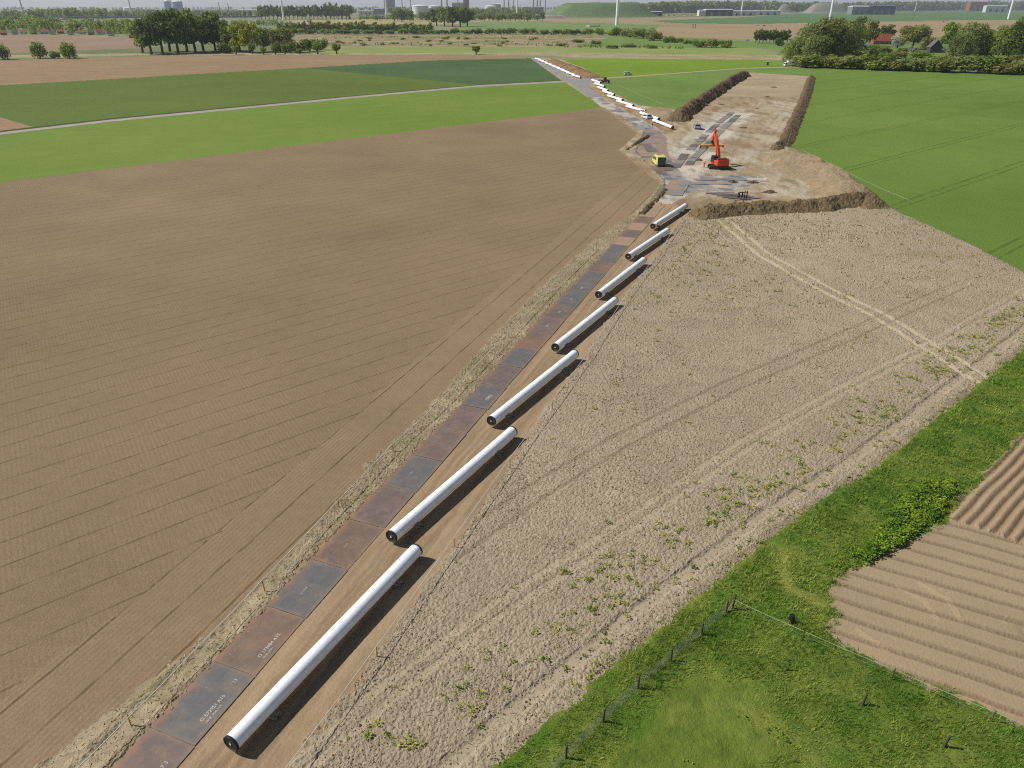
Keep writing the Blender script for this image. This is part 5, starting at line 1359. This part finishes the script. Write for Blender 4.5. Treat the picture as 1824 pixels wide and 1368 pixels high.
# young tree row beyond the dry meadow
for k in range(26):
    x = 500 + k * 10.6 + random.uniform(-2, 2)
    tree('poplar' if k % 3 else 'broad', ['lime', 'mid', 'olive'][k % 3 if k < 18 else 1], x, 59.5, 36 + random.uniform(-1, 5) + (3 if k > 16 else 0), 15 + random.uniform(-2, 3), 'one of the young trees in the row behind the dry meadow', 'young trees in the row behind the dry meadow', 0)
for k in range(30):
    x = 500 + k * 19.5 + random.uniform(-3, 3)
    tree('bush', ['dark', 'mid', 'lime'][k % 3], x, 61 + (1.5 if x > 960 else 0), 48 + random.uniform(-1, 3), 26, 'one of the hedge bushes behind the dry meadow', 'hedge bushes behind the dry meadow', 0)
# scrub bushes in and right of the meadow
for k, (x, yb, yt, w, tn) in enumerate([(1098, 64, 44, 34, 'mid'), (1120, 66, 44, 34, 'olive'), (1146, 68, 43, 54, 'willow'), (1165, 72, 48, 34, 'olive'), (1190, 76, 59, 24, 'lime'), (1206, 76, 65, 24, 'mid'), (1246, 84, 66, 32, 'mid'), (1268, 85, 65, 32, 'olive'), (1292, 85, 67, 30, 'mid'), (1225, 78, 68, 20, 'mid'), (1030, 76, 68, 26, 'mid'), (1060, 80, 70, 30, 'willow'), (1000, 82, 75, 24, 'olive'), (1120, 84, 75, 32, 'willow'), (1160, 86, 77, 26, 'lime'), (1090, 86, 79, 30, 'mid')]):
    tree('bush', tn, x, yb, yt, w, '%s %s bush on the green slope beyond the lime field, counted along the slope' % (ORD[k], {'mid': 'green', 'olive': 'olive', 'willow': 'grey-green', 'lime': 'bright green'}[tn]), 'bushes on the green slope', 1)
for k in range(34):
    x = random.uniform(585, 1000); yb = random.uniform(66, 83)
    tree('bush', ['willow', 'olive', 'lime'][k % 3], x, yb, yb - random.uniform(2.5, 6), random.uniform(6, 15), 'one of the low scrub bushes in the dry meadow', 'low scrub bushes in the dry meadow', 0)
# rows far behind
for k in range(22):
    x = 466 + k * 7.2
    tree('poplar', 'mid' if k % 2 else 'dark', x, 35, 10 + random.uniform(-1, 1.5), 12, 'one of the tall trees in the straight row behind the far tan field', 'straight row of tall trees', 0)
for k, (x, yb, yt, w, kd) in enumerate([(582, 32, 6, 9, 'poplar'), (590, 32, 4, 9, 'poplar'), (600, 32, 6, 10, 'poplar'), (623, 34, 8, 21, 'ball'), (608, 33, 12, 14, 'broad')]):
    tree(kd, 'dark' if k < 3 else 'mid', x, yb, yt, w, ['first dark spire tree at the end of the straight row', 'tallest dark spire tree at the end of the straight row', 'third dark spire tree at the end of the straight row', 'single large ball-shaped tree beyond the straight tree row', 'leafy tree between the spire trees and the ball-shaped tree'][k], None, 0)
for k, (x, yb, yt, w) in enumerate([(703, 38, 16, 20), (716, 40, 14, 24), (730, 38, 17, 20), (778, 46, 12, 30), (792, 47, 9, 32), (806, 48, 8, 32), (820, 48, 9, 32), (833, 47, 12, 28), (752, 36, 20, 18), (764, 40, 18, 20)]):
    tree('broad', 'dark' if k % 2 else 'mid', x, yb, yt, w, '%s large tree in front of the refinery tanks' % ORD[k], 'large trees in front of the refinery', 1)
for k in range(16):
    x = 846 + k * 8 + random.uniform(-2, 2)
    tree('broad', ['mid', 'dark', 'lime'][k % 3], x, 37 + random.uniform(-2, 3), 22 + random.uniform(-3, 4), 13, 'one of the trees between the refinery and the low pasture', 'trees before the refinery', 0)
# farm trees on the right
for k, (x, yb, yt, w, kd, tn) in enumerate([(1416, 112, 66, 52, 'willow', 'willow'), (1440, 112, 40, 72, 'willow', 'willow'), (1466, 112, 30, 76, 'willow', 'olive'), (1490, 110, 32, 70, 'willow', 'willow'), (1512, 106, 40, 56, 'willow', 'mid'), (1450, 115, 62, 56, 'willow', 'willow')]):
    tree(kd, tn, x, yb, yt, w, '%s big grey-green willow behind the box truck' % ORD[k], 'big willows behind the truck', 2)
for k, (x, yb, yt, w, kd, tn, lb) in enumerate([(1525, 84, 27, 26, 'broad', 'dark', 'dark tree rising between the willows and the red roofed house'), (1547, 82, 33, 28, 'broad', 'olive', 'olive tree left of the red roofed house'), (1577, 70, 42, 36, 'broad', 'dark', 'dark rounded tree directly behind the red roofed house'), (1624, 88, 38, 58, 'broad', 'olive', 'broad olive tree right of the red roofed house'), (1650, 92, 64, 30, 'broad', 'olive', 'thin brownish tree before the dark gabled house'), (1690, 88, 36, 40, 'broad', 'lime', 'bright green tree behind the dark gabled house'), (1724, 104, 39, 66, 'willow', 'willow', 'large willow right of the dark gabled house'), (1706, 108, 58, 50, 'willow', 'willow', 'lower willow in front of the large willow'), (1748, 104, 60, 40, 'willow', 'mid', 'mid green willow next to the large willow'), (1784, 106, 44, 62, 'willow', 'mid', 'wide willow near the photo edge'), (1812, 108, 30, 60, 'willow', 'dark', 'dark willow at the photo edge'), (1765, 80, 50, 50, 'broad', 'lime', 'bright tree standing behind the two wide willows'), (1850, 108, 34, 70, 'willow', 'mid', 'willow just beyond the photo edge'), (1542, 92, 70, 30, 'bush', 'silver', 'silvery blossoming bush left of the red roofed house'), (1598, 86, 63, 24, 'bush', 'silver', 'silvery bush right of the red roofed house'), (1626, 92, 78, 20, 'bush', 'silver', 'small greyish bush on the farm lawn'), (1556, 93, 76, 26, 'bush', 'mid', 'green garden bush left of the lawn'), (1575, 94, 78, 28, 'bush', 'mid', 'green garden bush in front of the red roofed house')]):
    tree(kd, tn, x, yb, yt, w, lb, None, 2 if w > 45 else 1)
for k, (x, yb, yt, w, tn) in enumerate([(1528, 108, 84, 50, 'willow'), (1560, 106, 86, 50, 'mid'), (1600, 104, 88, 44, 'olive'), (1640, 106, 90, 50, 'mid'), (1676, 110, 92, 46, 'willow'), (1606, 95, 84, 26, 'mid'), (1640, 98, 87, 24, 'lime'), (1735, 118, 92, 60, 'mid'), (1790, 120, 94, 60, 'willow'), (1822, 121, 90, 56, 'olive'), (1536, 98, 80, 34, 'mid'), (1700, 70, 52, 40, 'olive'), (1740, 66, 48, 40, 'lime')]):
    tree('bush', tn, x, yb, yt, w, '%s %s shrub round the farm lawn' % (ORD[k], {'willow': 'grey-green', 'mid': 'green', 'olive': 'olive', 'lime': 'bright green'}[tn]), 'shrubs round the farm lawn', 1)
for k in range(10):
    x = 1346 + k * 6.2
    tree('poplar', 'dark', x, 77, 53 + random.uniform(-1, 2), 11, 'one of the dense small trees left of the big willows', 'dense small trees left of the big willows', 0)
tree('bush', 'dark', 1386, 82, 63, 22, 'rounded bush between the small tree block and the willows', None, 1)
for k in range(17):
    x = 1438 + k * 25 + random.uniform(-6, 6); yb = 114 + (x - 1388) * .034
    tree('bush', ['willow', 'mid', 'olive', 'willow'][k % 4], x, yb + 4, yb - random.uniform(20, 34), random.uniform(48, 72), '%s bush of the thicket along the far edge of the big green field' % ORD[k], 'bushes along the far edge of the big green field', 1)
for k, (x, yb, yt, w) in enumerate([(1262, 15, 8, 10)]): pass

# ------------------------------------------------------------------ woods on the horizon
def wood(name, label, pts, depth, tone, n, size, seed, zbase=0.0):
    """pts: (x, y base, y top) along the front; a deep belt of clumped crowns"""
    global RT
    RT = np.random.default_rng(seed)
    front = [(G(x, yb), yt) for x, yb, yt in pts]; Cs, Ds, Ts, Ss = [], [], [], []
    tot = sum((b[0] - a[0]).length for a, b in zip(front[:-1], front[1:]))
    for (a, ta), (b, tb) in zip(front[:-1], front[1:]):
        ha, hb = ztop(a, ta), ztop(b, tb); L = (b - a).length
        nt = max(3, int(n * L / tot))
        for k in range(nt):
            t = RT.uniform(); h = (ha + (hb - ha) * t) * RT.uniform(.72, 1.02); p = a.lerp(b, t)
            dd = RT.uniform(0, 1) ** 1.5 * depth; u_ = np.array(p) + np.array([p.x, p.y, 0]) / math.hypot(p.x, p.y) * dd
            r = h * RT.uniform(.26, .4); m_ = 34
            d = RT.normal(0, 1, (m_, 3)); d /= np.linalg.norm(d, axis=1)[:, None]; d[:, 2] = d[:, 2]
            Cs.append(u_ + np.array([0, 0, zbase + h * .55]) + d * np.array([r, r, h * .45]) * RT.uniform(.6, 1.05, (m_, 1))); Ds.append(d + np.array([0, 0, .4])); Ts.append(np.full(m_, RT.uniform(.2, .75)) + RT.normal(0, .08, m_)); Ss.append(np.full(m_, size * h / 25))
    C = np.concatenate(Cs); C[:, 2] = np.maximum(C[:, 2], zbase)
    V, F, T = leaves(C, np.concatenate(Ds), np.concatenate(Ss), np.concatenate(Ts))
    o = link(name, npmesh(name, V, F, LM[tone], False, np.repeat(T[:, None], 3, 1)))
    return tag(o, label, 'wood', None, 'stuff')
wood('woods', 'long dark wood on the horizon behind the village', [(-500, 37, 16), (0, 34, 16), (120, 34, 14), (190, 34, 14)], 300, 'mid', 260, 4.5, 1)
wood('woods', 'low belt of trees behind the viaduct and the silos', [(180, 33, 17), (260, 32, 18), (340, 30, 17), (470, 30, 18)], 200, 'mid', 190, 4.5, 2)
wood('woods', 'belt of village trees at the edge of the far brown field', [(-400, 59, 32), (0, 59, 32), (60, 59, 26), (130, 59, 33), (200, 60, 34), (262, 64, 34)], 260, 'mid', 330, 3.0, 3)
wood('woods', 'bright front trees between the village houses', [(-300, 63.5, 49), (0, 63, 49), (120, 63, 47), (190, 64, 46), (262, 69, 48)], 25, 'lime', 46, 2.2, 13)
wood('woods', 'thin blue-green line of far woods behind the refinery', [(-500, 17.5, 11), (300, 17.5, 12), (620, 17.5, 11), (960, 17.5, 11), (1180, 17.5, 8)], 500, 'mid', 420, 6, 17)
wood('woods', 'thick tree belt between the straight tree row and the refinery', [(640, 36, 25), (700, 37, 24), (760, 38, 25), (850, 37, 22), (960, 37, 24)], 60, 'mid', 130, 3, 19)
wood('woods', 'tree belt in front of the viaduct', [(270, 50, 36), (400, 48, 36), (470, 46, 34), (520, 46, 36)], 100, 'mid', 120, 3, 23)
wood('woods', 'distant belt of trees around the refinery', [(600, 24, 13), (700, 24, 12), (860, 26, 14), (960, 28, 13)], 400, 'mid', 160, 5, 4)
wood('woods', 'forest on the horizon behind the white warehouses', [(1120, 25, 7), (1180, 24, 3), (1260, 22.5, 1), (1350, 22, 1.5), (1440, 22, 3), (1520, 22, 5)], 500, 'mid', 620, 5, 5)
wood('woods', 'forest on the horizon at the far right behind the wheat', [(1500, 21, 4), (1600, 20, 2), (1700, 19, 2), (1830, 19, 1), (2300, 20, 1)], 500, 'mid', 560, 5, 6)
wood('scrub', 'low rough scrub spread through the dry meadow', [(585, 70, 67.6), (760, 68, 65.8), (1000, 68, 65.6)], 60, 'willow', 150, 5, 31)
wood('scrub', 'low rough scrub on the nearer half of the dry meadow', [(590, 81, 78), (800, 81, 78.2), (1010, 82, 78.4)], 70, 'olive', 110, 5, 33)
wood('scrub', 'rough scrub below the bushes of the green slope', [(1000, 85, 80.5), (1120, 86, 81), (1220, 88, 83)], 30, 'willow', 60, 5, 35)
wood('woods', 'low shrub belt at the foot of the green hill', [(1060, 27, 24), (1180, 27, 23), (1250, 27, 23)], 30, 'dark', 60, 2, 7)
# green landfill hill and gravel heaps
def heap(name, x0, x1, yb, yt, mat, label, kind=None, flat=.5, depth=.6, seed=0):
    A, B = G(x0, yb), G(x1, yb); w = (B - A).length; c = (A + B) / 2; c = c + Vector((c.x, c.y, 0)).normalized() * w * depth * .5
    h = ztop(c - Vector((c.x, c.y, 0)).normalized() * w * depth * .12, yt)
    n = 60; t = np.linspace(-1, 1, n); X, Y = np.meshgrid(t, t, indexing='ij')
    r = np.maximum(np.abs(X), np.abs(Y)) * .35 + np.hypot(X, Y) * .65
    Zh = h * sstep(1.0, 1 - flat, r) * (.9 + .2 * fbm(X * 2 + 5, Y * 2, 300 + seed)) - .3
    i, j = np.meshgrid(np.arange(n - 1), np.arange(n - 1), indexing='ij')
    q = np.stack([i * n + j, (i + 1) * n + j, (i + 1) * n + j + 1, i * n + j + 1], -1).reshape(-1, 4)
    o = link(name, npmesh(name, np.stack([(X * w / 2).ravel(), (Y * w * depth / 2).ravel(), Zh.ravel()], 1), q, mat, True))
    o.location = c; o.rotation_euler = (0, 0, math.atan2((B - A).y, (B - A).x))
    if kind: tag(o, kind=kind)
    else: tag(o, label, 'gravel heap')
    return o
M_HILL = ground_mat('hill_grass', lo=(80, 102, 60), hi=(104, 122, 78), noises=((.006, .8), (.05, .5)), bump=())
M_GRAV = plain('grey_gravel', (132, 130, 120), .95, sc=.3)
heap('hill', 955, 1185, 31, 4.5, M_HILL, None, 'structure', .45, .8, 1)
heap('gravel_heap', 1424, 1518, 24, 6, M_GRAV, 'long grey gravel heap beyond the far wheat field', None, .6, .5, 2)
heap('gravel_heap', 1378, 1416, 23, 7.5, M_GRAV, 'small pointed grey gravel heap left of the long gravel heap', None, .9, .6, 3)
heap('rubble_heap', 950, 1022, 34, 27, plain('rubble', (160, 150, 140), .95, sc=.3), 'low grey rubble heaps at the foot of the green hill', None, .6, .25, 4)

# ------------------------------------------------------------------ houses, sheds, industry
M_BRICK = plain('brick_wall', (138, 92, 76), .9, sc=2)
M_PALE = plain('pale_render', (206, 202, 194), .85, sc=.6)
M_DARKW = plain('dark_cladding', (62, 66, 72), .7, sc=.4)
M_TILE = plain('red_roof_tiles', (156, 80, 58), .85, sc=.8)
M_SLATE = plain('grey_roof', (92, 90, 92), .8, sc=.8)
M_WFR = plain('white_frame', (226, 226, 222), .6)
M_METAL = plain('pale_metal_roof', (206, 210, 212), .5, sc=.2)
M_RUSTB = plain('red_brown_steel', (146, 82, 64), .8, sc=.2)
M_BLUE = plain('blue_silo_paint', (70, 112, 170), .6, sc=.1)
M_TANK = plain('white_tank_paint', (216, 218, 216), .6, sc=.1)
M_STEEL = plain('hazy_steel', (126, 130, 134), .6, sc=.1)
def house(x, yb, wpx_, dep, eave, ridge, wall, roof, label, rz=None, group=None, detail=True, hip=0):
    P = G(x, yb); w = wpx(P, wpx_)
    o = empty('house', P + Vector((0, dep / 2, 0)), math.atan2(P.y, P.x) - math.pi / 2 if rz is None else rz)
    tag(o, label, 'house', group)
    gab = MB().prism([(-dep / 2, 0), (dep / 2, 0), (dep / 2, eave), (0, ridge - .15), (-dep / 2, eave)], -w / 2, w / 2, 'x').build('wall', wall, o)
    r = MB()
    for s in (-1, 1):
        L = math.hypot(dep / 2 + .4, ridge - eave); a = math.atan2(ridge - eave, dep / 2)
        r.box((0, s * (dep / 4 + .2), (eave + ridge) / 2 - .05 + .12), (w + .8, L + .1, .18), M=Matrix.Rotation(-s * a, 3, 'X'))
    rf = r.build('roof', roof, o)
    MB().box((w * .28, .3, ridge + .3), (.7, .7, 1.3)).build('chimney', M_BRICK, rf)
    if detail:
        for k in range(4):
            xx = -w * .36 + k * w * .24
            f = MB().box((xx, -dep / 2 - .03, eave * .52), (w * .10, .10, eave * .42)).build('window', M_WFR, o)
            MB().box((xx, -dep / 2 - .09, eave * .52), (w * .08, .04, eave * .34)).build('pane', M_GLASS, f)
        MB().box((w * .0, -dep / 2 - .03, eave * .36), (1.1, .1, eave * .72)).build('door', M_DARKW, o)
    return o
h1 = house(1571, 79, 33, 10, 3.0, 9.2, M_BRICK, M_TILE, 'farmhouse with large red tiled roof among trees', .05)
for s in (-1, 1): MB().box((s * 8.9, 0, 5.6), (.3, 10.6, .5)).build('verge_board', M_WFR, h1)
house(1668, 94, 24, 9, 4.0, 9.5, M_DARKW, M_SLATE, 'dark gabled house with grey roof among trees on the right', 1.35)
g2 = MB().box((0, 0, 1.4), (9, 5, 2.8)).build('garden_shed', M_PALE); g2.location = G(1686, 93); tag(g2, 'low pale shed beside the dark gabled house', 'shed')
MB().prism([(-2.8, 2.8), (2.8, 2.8), (0, 4.2)], -4.8, 4.8, 'x').build('roof', M_SLATE, g2)
random.seed(77)
VH = [(4, 63, 14), (24, 62, 15), (40, 62, 13), (58, 62, 14), (76, 63, 16), (92, 62, 12), (106, 62, 15), (124, 63, 13), (143, 63, 16), (160, 63, 12), (178, 64, 14), (196, 65, 13), (234, 70, 15), (302, 75, 14), (318, 76, 12), (352, 75, 12), (374, 74, 12)]
for k, (x, yb, w) in enumerate(VH):
    ro = [M_TILE, M_SLATE, M_TILE, M_DARKW][k % 4]; wa = [M_BRICK, M_PALE, M_PALE][k % 3]
    house(x, yb + random.uniform(-2.5, .3), w * random.uniform(.6, .95), 8, 2.8, 5.6 + random.uniform(-.6, 1), wa, ro, '%s small village house behind the far brown field, %s roof' % (ORD[k], {M_TILE: 'red', M_SLATE: 'grey', M_DARKW: 'dark'}[ro]), None, 'village houses', False)
def shed(name, x0, x1, yb, yt, wall, roof, label, cat, dep=30, group=None, roll=True):
    A, B = G(x0, yb), G(x1, yb); w = (B - A).length; P = (A + B) / 2; h = ztop(P, yt)
    o = empty(name, P + Vector((P.x, P.y, 0)).normalized() * dep / 2, math.atan2((B - A).y, (B - A).x))
    tag(o, label, cat, group)
    MB().box((0, 0, h * .44), (w, dep, h * .88)).build('wall', wall, o)
    MB().prism([(-dep / 2 - .5, h * .88), (dep / 2 + .5, h * .88), (dep / 2 + .5, h * .92), (0, h), (-dep / 2 - .5, h * .92)], -w / 2 - .5, w / 2 + .5, 'x').build('roof', roof, o)
    if roll:
        for k in (-1, 0, 1): MB().box((k * w * .28, -dep / 2 - .1, h * .26), (w * .10, .3, h * .5)).build('door', M_STEEL if wall is M_DARKW else M_DARKW, o)
    return o
for a in [('warehouse', 1133, 1178, 29, 20, M_DARKW, M_METAL, 'dark warehouse at the foot of the green hill', 40), ('warehouse', 1254, 1302, 28.5, 16, M_DARKW, M_METAL, 'dark warehouse with pale roof right of the green hill', 50), ('warehouse', 1243, 1256, 28.5, 17.5, M_PALE, M_METAL, 'white shed attached to the dark pale-roofed warehouse', 40), ('warehouse', 1302, 1344, 28, 18.5, M_PALE, M_METAL, 'row of white sheds by the wind turbine foot', 30), ('warehouse', 1344, 1388, 27, 18, M_METAL, M_METAL, 'long pale trailer shed beside the wheat field', 25), ('warehouse', 1512, 1548, 26, 10, M_STEEL, M_METAL, 'grey blue warehouse beyond the gravel heap', 60), ('warehouse', 1542, 1588, 26, 9, M_DARKW, M_SLATE, 'long dark warehouse beyond the gravel heap', 60), ('warehouse', 1722, 1752, 20, 2.5, M_RUSTB, M_RUSTB, 'red-brown multi-storey frame building on the horizon', 60), ('warehouse', 1752, 1790, 22, 9.5, M_METAL, M_METAL, 'low white shed beside the red-brown building', 40),
          ('warehouse', 97, 116, 36, 32, M_PALE, M_METAL, 'white flat shed before the long horizon wood', 30), ('warehouse', 205, 275, 22, 16.5, M_DARKW, M_SLATE, 'long dark industrial hall left of the blue silos', 60), ('warehouse', 275, 300, 21, 16.5, M_PALE, M_METAL, 'white industrial hall left of the blue silos', 60), ('warehouse', 345, 425, 21, 16, M_PALE, M_METAL, 'long white industrial hall right of the blue silos', 60), ('warehouse', 425, 470, 24, 17, M_METAL, M_METAL, 'pale industrial sheds behind the tree row', 60),
          ('warehouse', 668, 684, 26, 14, M_STEEL, M_METAL, 'grey square hall left of the white turbine tower', 50), ('warehouse', 826, 836, 24, -6, M_RUSTB, M_RUSTB, 'tall dark red tower block behind the large trees', 25), ('warehouse', 806, 826, 22, 4, M_STEEL, M_STEEL, 'grey process building beside the red tower block', 40), ('warehouse', 876, 892, 22, 6, M_STEEL, M_METAL, 'grey square refinery building right of the red tower', 40), ('warehouse', 686, 704, 20, -4, M_DARKW, M_STEEL, 'dark blue-grey tower building behind the white turbine tower', 40), ('warehouse', 640, 666, 26, 18, M_PALE, M_METAL, 'white low buildings near the ball-shaped tree', 40), ('warehouse', 838, 876, 24, 15, M_PALE, M_STEEL, 'pale low refinery buildings', 40), ('warehouse', 930, 968, 24, 12, M_STEEL, M_STEEL, 'grey refinery process block with chimneys', 60)]:
    shed(a[0], *a[1:7], a[7], 'building', a[8], None, a[2] - a[1] > 18)
def tank(name, x0, x1, yb, yt, body, roof, label, cat):
    A, B = G(x0, yb), G(x1, yb); r = (B - A).length / 2; P = (A + B) / 2; h = ztop(P, yt)
    o = empty(name, P); tag(o, label, cat)
    MB().cyl((0, 0, 0), (0, 0, h * .84), r, 28).build('shell', body, o, True)
    MB().lathe([(r * 1.02, h * .84), (r * 1.02, h * .86), (r * .8, h * .94), (r * .4, h * .985), (.01, h)], 28).build('roof', roof, o, True)
    ld = MB()
    for k in range(12): ld.box((r * math.sin(k * .09) * 1.0, -r * math.cos(k * .09) - .3, h * .84 * (k + .5) / 12), (r * .1, .5, .4))
    ld.build('stair', M_STEEL, o)
    return o
tank('silo', 295, 308, 21, -1, M_BLUE, M_TANK, 'left blue silo with white dome on the horizon', 'silo')
tank('silo', 310, 327, 21, 0, M_BLUE, M_TANK, 'larger blue silo with white dome on the horizon', 'silo')
tank('storage_tank', 735, 762, 25, 8, M_TANK, M_TANK, 'big white storage tank before the refinery', 'tank')
tank('storage_tank', 764, 784, 22, 9, M_TANK, M_TANK, 'second white storage tank partly behind the trees', 'tank')
tank('storage_tank', 864, 884, 24, 9, M_TANK, M_TANK, 'white domed tank right of the red tower', 'tank')
tank('storage_tank', 222, 242, 24, 12, M_TANK, M_TANK, 'white dome near the dark hall on the horizon', 'tank')
def chimney(x, yb, hgt, r, label):
    P = G(x, yb); o = empty('chimney', P); tag(o, label, 'chimney')
    MB().tube([(0, 0, 0), (0, 0, hgt * .6), (0, 0, hgt)], [r * 1.5, r * 1.15, r], 14).build('shaft', M_STEEL, o, True)
    MB().lathe([(r * 1.1, hgt - 4), (r * 1.5, hgt - 4), (r * 1.5, hgt - 3), (r * 1.1, hgt - 3)], 14).build('platform', M_DARKW, o)
for k, (x, h_, r) in enumerate([(686, 120, 3.5), (693, 105, 3), (717, 80, 3), (732, 75, 2.5), (787, 110, 4.5), (797, 100, 4), (816, 78, 3), (898, 95, 3), (906, 110, 3), (915, 80, 2.5), (950, 105, 4), (957, 95, 3.5), (962, 110, 3), (971, 85, 2.5), (392, 60, 2.5), (408, 55, 2.5)]):
    chimney(x, 22, h_, r, '%s refinery chimney along the horizon, counted from the blue silos' % ORD[(k + 2) % 16])

# ------------------------------------------------------------------ wind turbines
M_TURB = plain('turbine_white', (240, 242, 244), .5, sc=.05, var=.02)
def turbine(x, yb, base_r, hub, label, rz, rot, Y=None):
    P = G(x, yb)
    o = empty('wind_turbine', P, rz); tag(o, label, 'wind turbine', 'wind turbines on the plain')
    MB().tube([(0, 0, 0), (0, 0, hub * .5), (0, 0, hub)], [base_r * 1.3, base_r * 1.05, base_r * .75], 20).build('tower', M_TURB, o, True)
    MB().box((0, .03 * hub, hub + 1.4), (3.4, 11, 3.6)).build('nacelle', M_TURB, o, False, .5)
    hb = MB().lathe([(.01, -3.4), (1.2, -2.6), (1.9, 0), (1.9, 1)], 14).build('hub', M_TURB, o, True)
    hb.location = (0, -3.6, hub + 1.4); hb.rotation_euler = (math.pi / 2, 0, 0)
    hb.rotation_euler = (-math.pi / 2, 0, 0)
    for k in range(3):
        a = rot + k * 2 * math.pi / 3
        m = MB(); V = []; F = []
        for i, (t, c, th) in enumerate([(1.5, 1.0, .9), (6, 1.9, .6), (16, 1.5, .4), (34, .85, .2), (hub * .48, .2, .06)]):
            for sx, sy in ((-1, 0), (0, -.5), (1, 0), (0, .5)): V.append((sx * c, sy * th, t))
        for i in range(4):
            for q in range(4): F.append([i * 4 + q, i * 4 + (q + 1) % 4, i * 4 + 4 + (q + 1) % 4, i * 4 + 4 + q])
        F += [[0, 1, 2, 3], [16, 17, 18, 19]]
        b = m.add(V, F).build('blade', M_TURB, o); b.location = (0, -4.6, hub + 1.4); b.rotation_euler = (0, a, 0)
for k, (x, yb, r, lb) in enumerate([(44, 33, 2.3, 'white turbine tower at the far left before the horizon wood'), (235.5, 32, 2.3, 'white turbine tower left of the dark industrial hall'), (308, 22, 2.2, 'white turbine tower in front of the blue silos'), (505.5, 37, 2.1, 'white turbine tower in front of the straight tree row'), (689, 34, 2.2, 'white turbine tower in front of the dark tower building'), (921, 30, 2.3, 'white turbine tower right of the refinery'), (1098.5, 45, 2.6, 'nearest thick white turbine tower before the green hill'), (1066.5, 16, 2.2, 'small turbine tower standing on the green hill skyline'), (1320, 28, 2.4, 'white turbine tower by the white sheds'), (1403, 17, 2.2, 'white turbine tower at the small gravel heap'), (1478, 37, 2.8, 'white turbine tower rising behind the big willows'), (1588, 15.5, 2.2, 'thin turbine tower by the long dark warehouse'), (1618, 15.2, 2.2, 'thin turbine tower right of the long dark warehouse'), (1629.5, 20, 2.5, 'white turbine tower standing in the far wheat field'), (1796, 34, 2.7, 'white turbine tower at the far right beyond the willows')]):
    turbine(x, yb, r, 105, lb, math.atan2(G(x, yb).x, G(x, yb).y) * -.5, .3 + k * .55)
# small things in the far fields: bridge slab, road, parked cars
def bar(name, pts, w, h, mat, label, cat, z=0.0):
    P = [G(*p) for p in pts]; m = MB()
    for a, b in zip(P[:-1], P[1:]):
        d = b - a; c = (a + b) / 2; m.box((c.x, c.y, z + h / 2), (d.length, w, h), rz=math.atan2(d.y, d.x))
    return tag(m.build(name, mat), label, cat)
bar('viaduct', [(-300, 38), (0, 36.5), (150, 34.5), (300, 33.5), (465, 32.8)], 10, 5.5, M_STEEL, 'long grey viaduct crossing the plain before the horizon wood', 'viaduct', 2.5)
bar('concrete_culvert', [(1047, 47.5), (1066, 47)], 8, 2.2, M_PALE, 'pale concrete culvert in the low pasture', 'culvert')
random.seed(5)
for k, (x, y) in enumerate([(1095, 29), (1106, 29), (1116, 28.6), (1126, 29), (1146, 30), (1156, 29.5), (1166, 30), (1180, 29), (1190, 28.5), (1200, 28.6), (1212, 28.2), (1224, 28), (1232, 28.2), (1275, 27), (1290, 27)]):
    P = G(x, y); o = empty('parked_truck', P, random.uniform(-.3, .3)); tag(o, 'one of the pale parked lorries in the yard at the foot of the green hill', 'lorry', 'parked lorries in the yard')
    MB().box((0, 0, 2.4), (11, 2.6, 3.2)).build('cargo_box', random.choice([M_WHITE, M_PALE, M_METAL]), o)
    MB().box((7, 0, 1.9), (2.4, 2.5, 2.8)).box((0, 0, .6), (12, 2.2, .5)).build('cab', M_WHITE, o)
for k, (x, y, c) in enumerate([(1331, 73, M_WHITE), (1680, 39, M_DARKW), (1350, 46, M_SILVER), (1373, 47, M_WHITE), (1361, 46, M_DARKW)]):
    o = vehicle('parked_car', (x, y), 1.5, c, CARP, 1.85, (-1.4, 1.4, .34), CWN, ['white car on the lane left of the small tree block', 'dark car on the road beyond the farm', 'silver car on the far road before the wheat field', 'white car on the far road before the wheat field', 'dark car on the far road between two others'][k], 'car')
for k, (x, y) in enumerate([(1234, 50.5), (1238, 50.5), (1625, 36)]):
    P = G(x, y); o = MB().box((0, 0, 3.2), (1.2, .8, 6.4)).box((0, 0, 6.6), (2.4, .5, .4)).build('utility_cabinet', M_STEEL); o.location = P
    tag(o, ['left of two slim grey posts on the far brown field', 'right of two slim grey posts on the far brown field', 'slim pale post at the edge of the far wheat'][k], 'post')
fr_ = fld
# ------------------------------------------------------------------ the air
hz = MB().box((0, 16000, 85), (90000, 36000, 172)).build('haze', None)
hz.data.materials.clear()
hm_ = bpy.data.materials.new('haze_air'); hm_.use_nodes = True
hn = hm_.node_tree; hn.nodes.clear()
ho = hn.nodes.new('ShaderNodeOutputMaterial'); hv = hn.nodes.new('ShaderNodeVolumePrincipled')
hv.inputs['Color'].default_value = (.84, .88, .94, 1)
hv.inputs['Density'].default_value = 6e-5
hv.inputs['Anisotropy'].default_value = .2
hn.links.new(hv.outputs[0], ho.inputs['Volume'])
hz.data.materials.append(hm_)
tag(hz, kind='stuff')
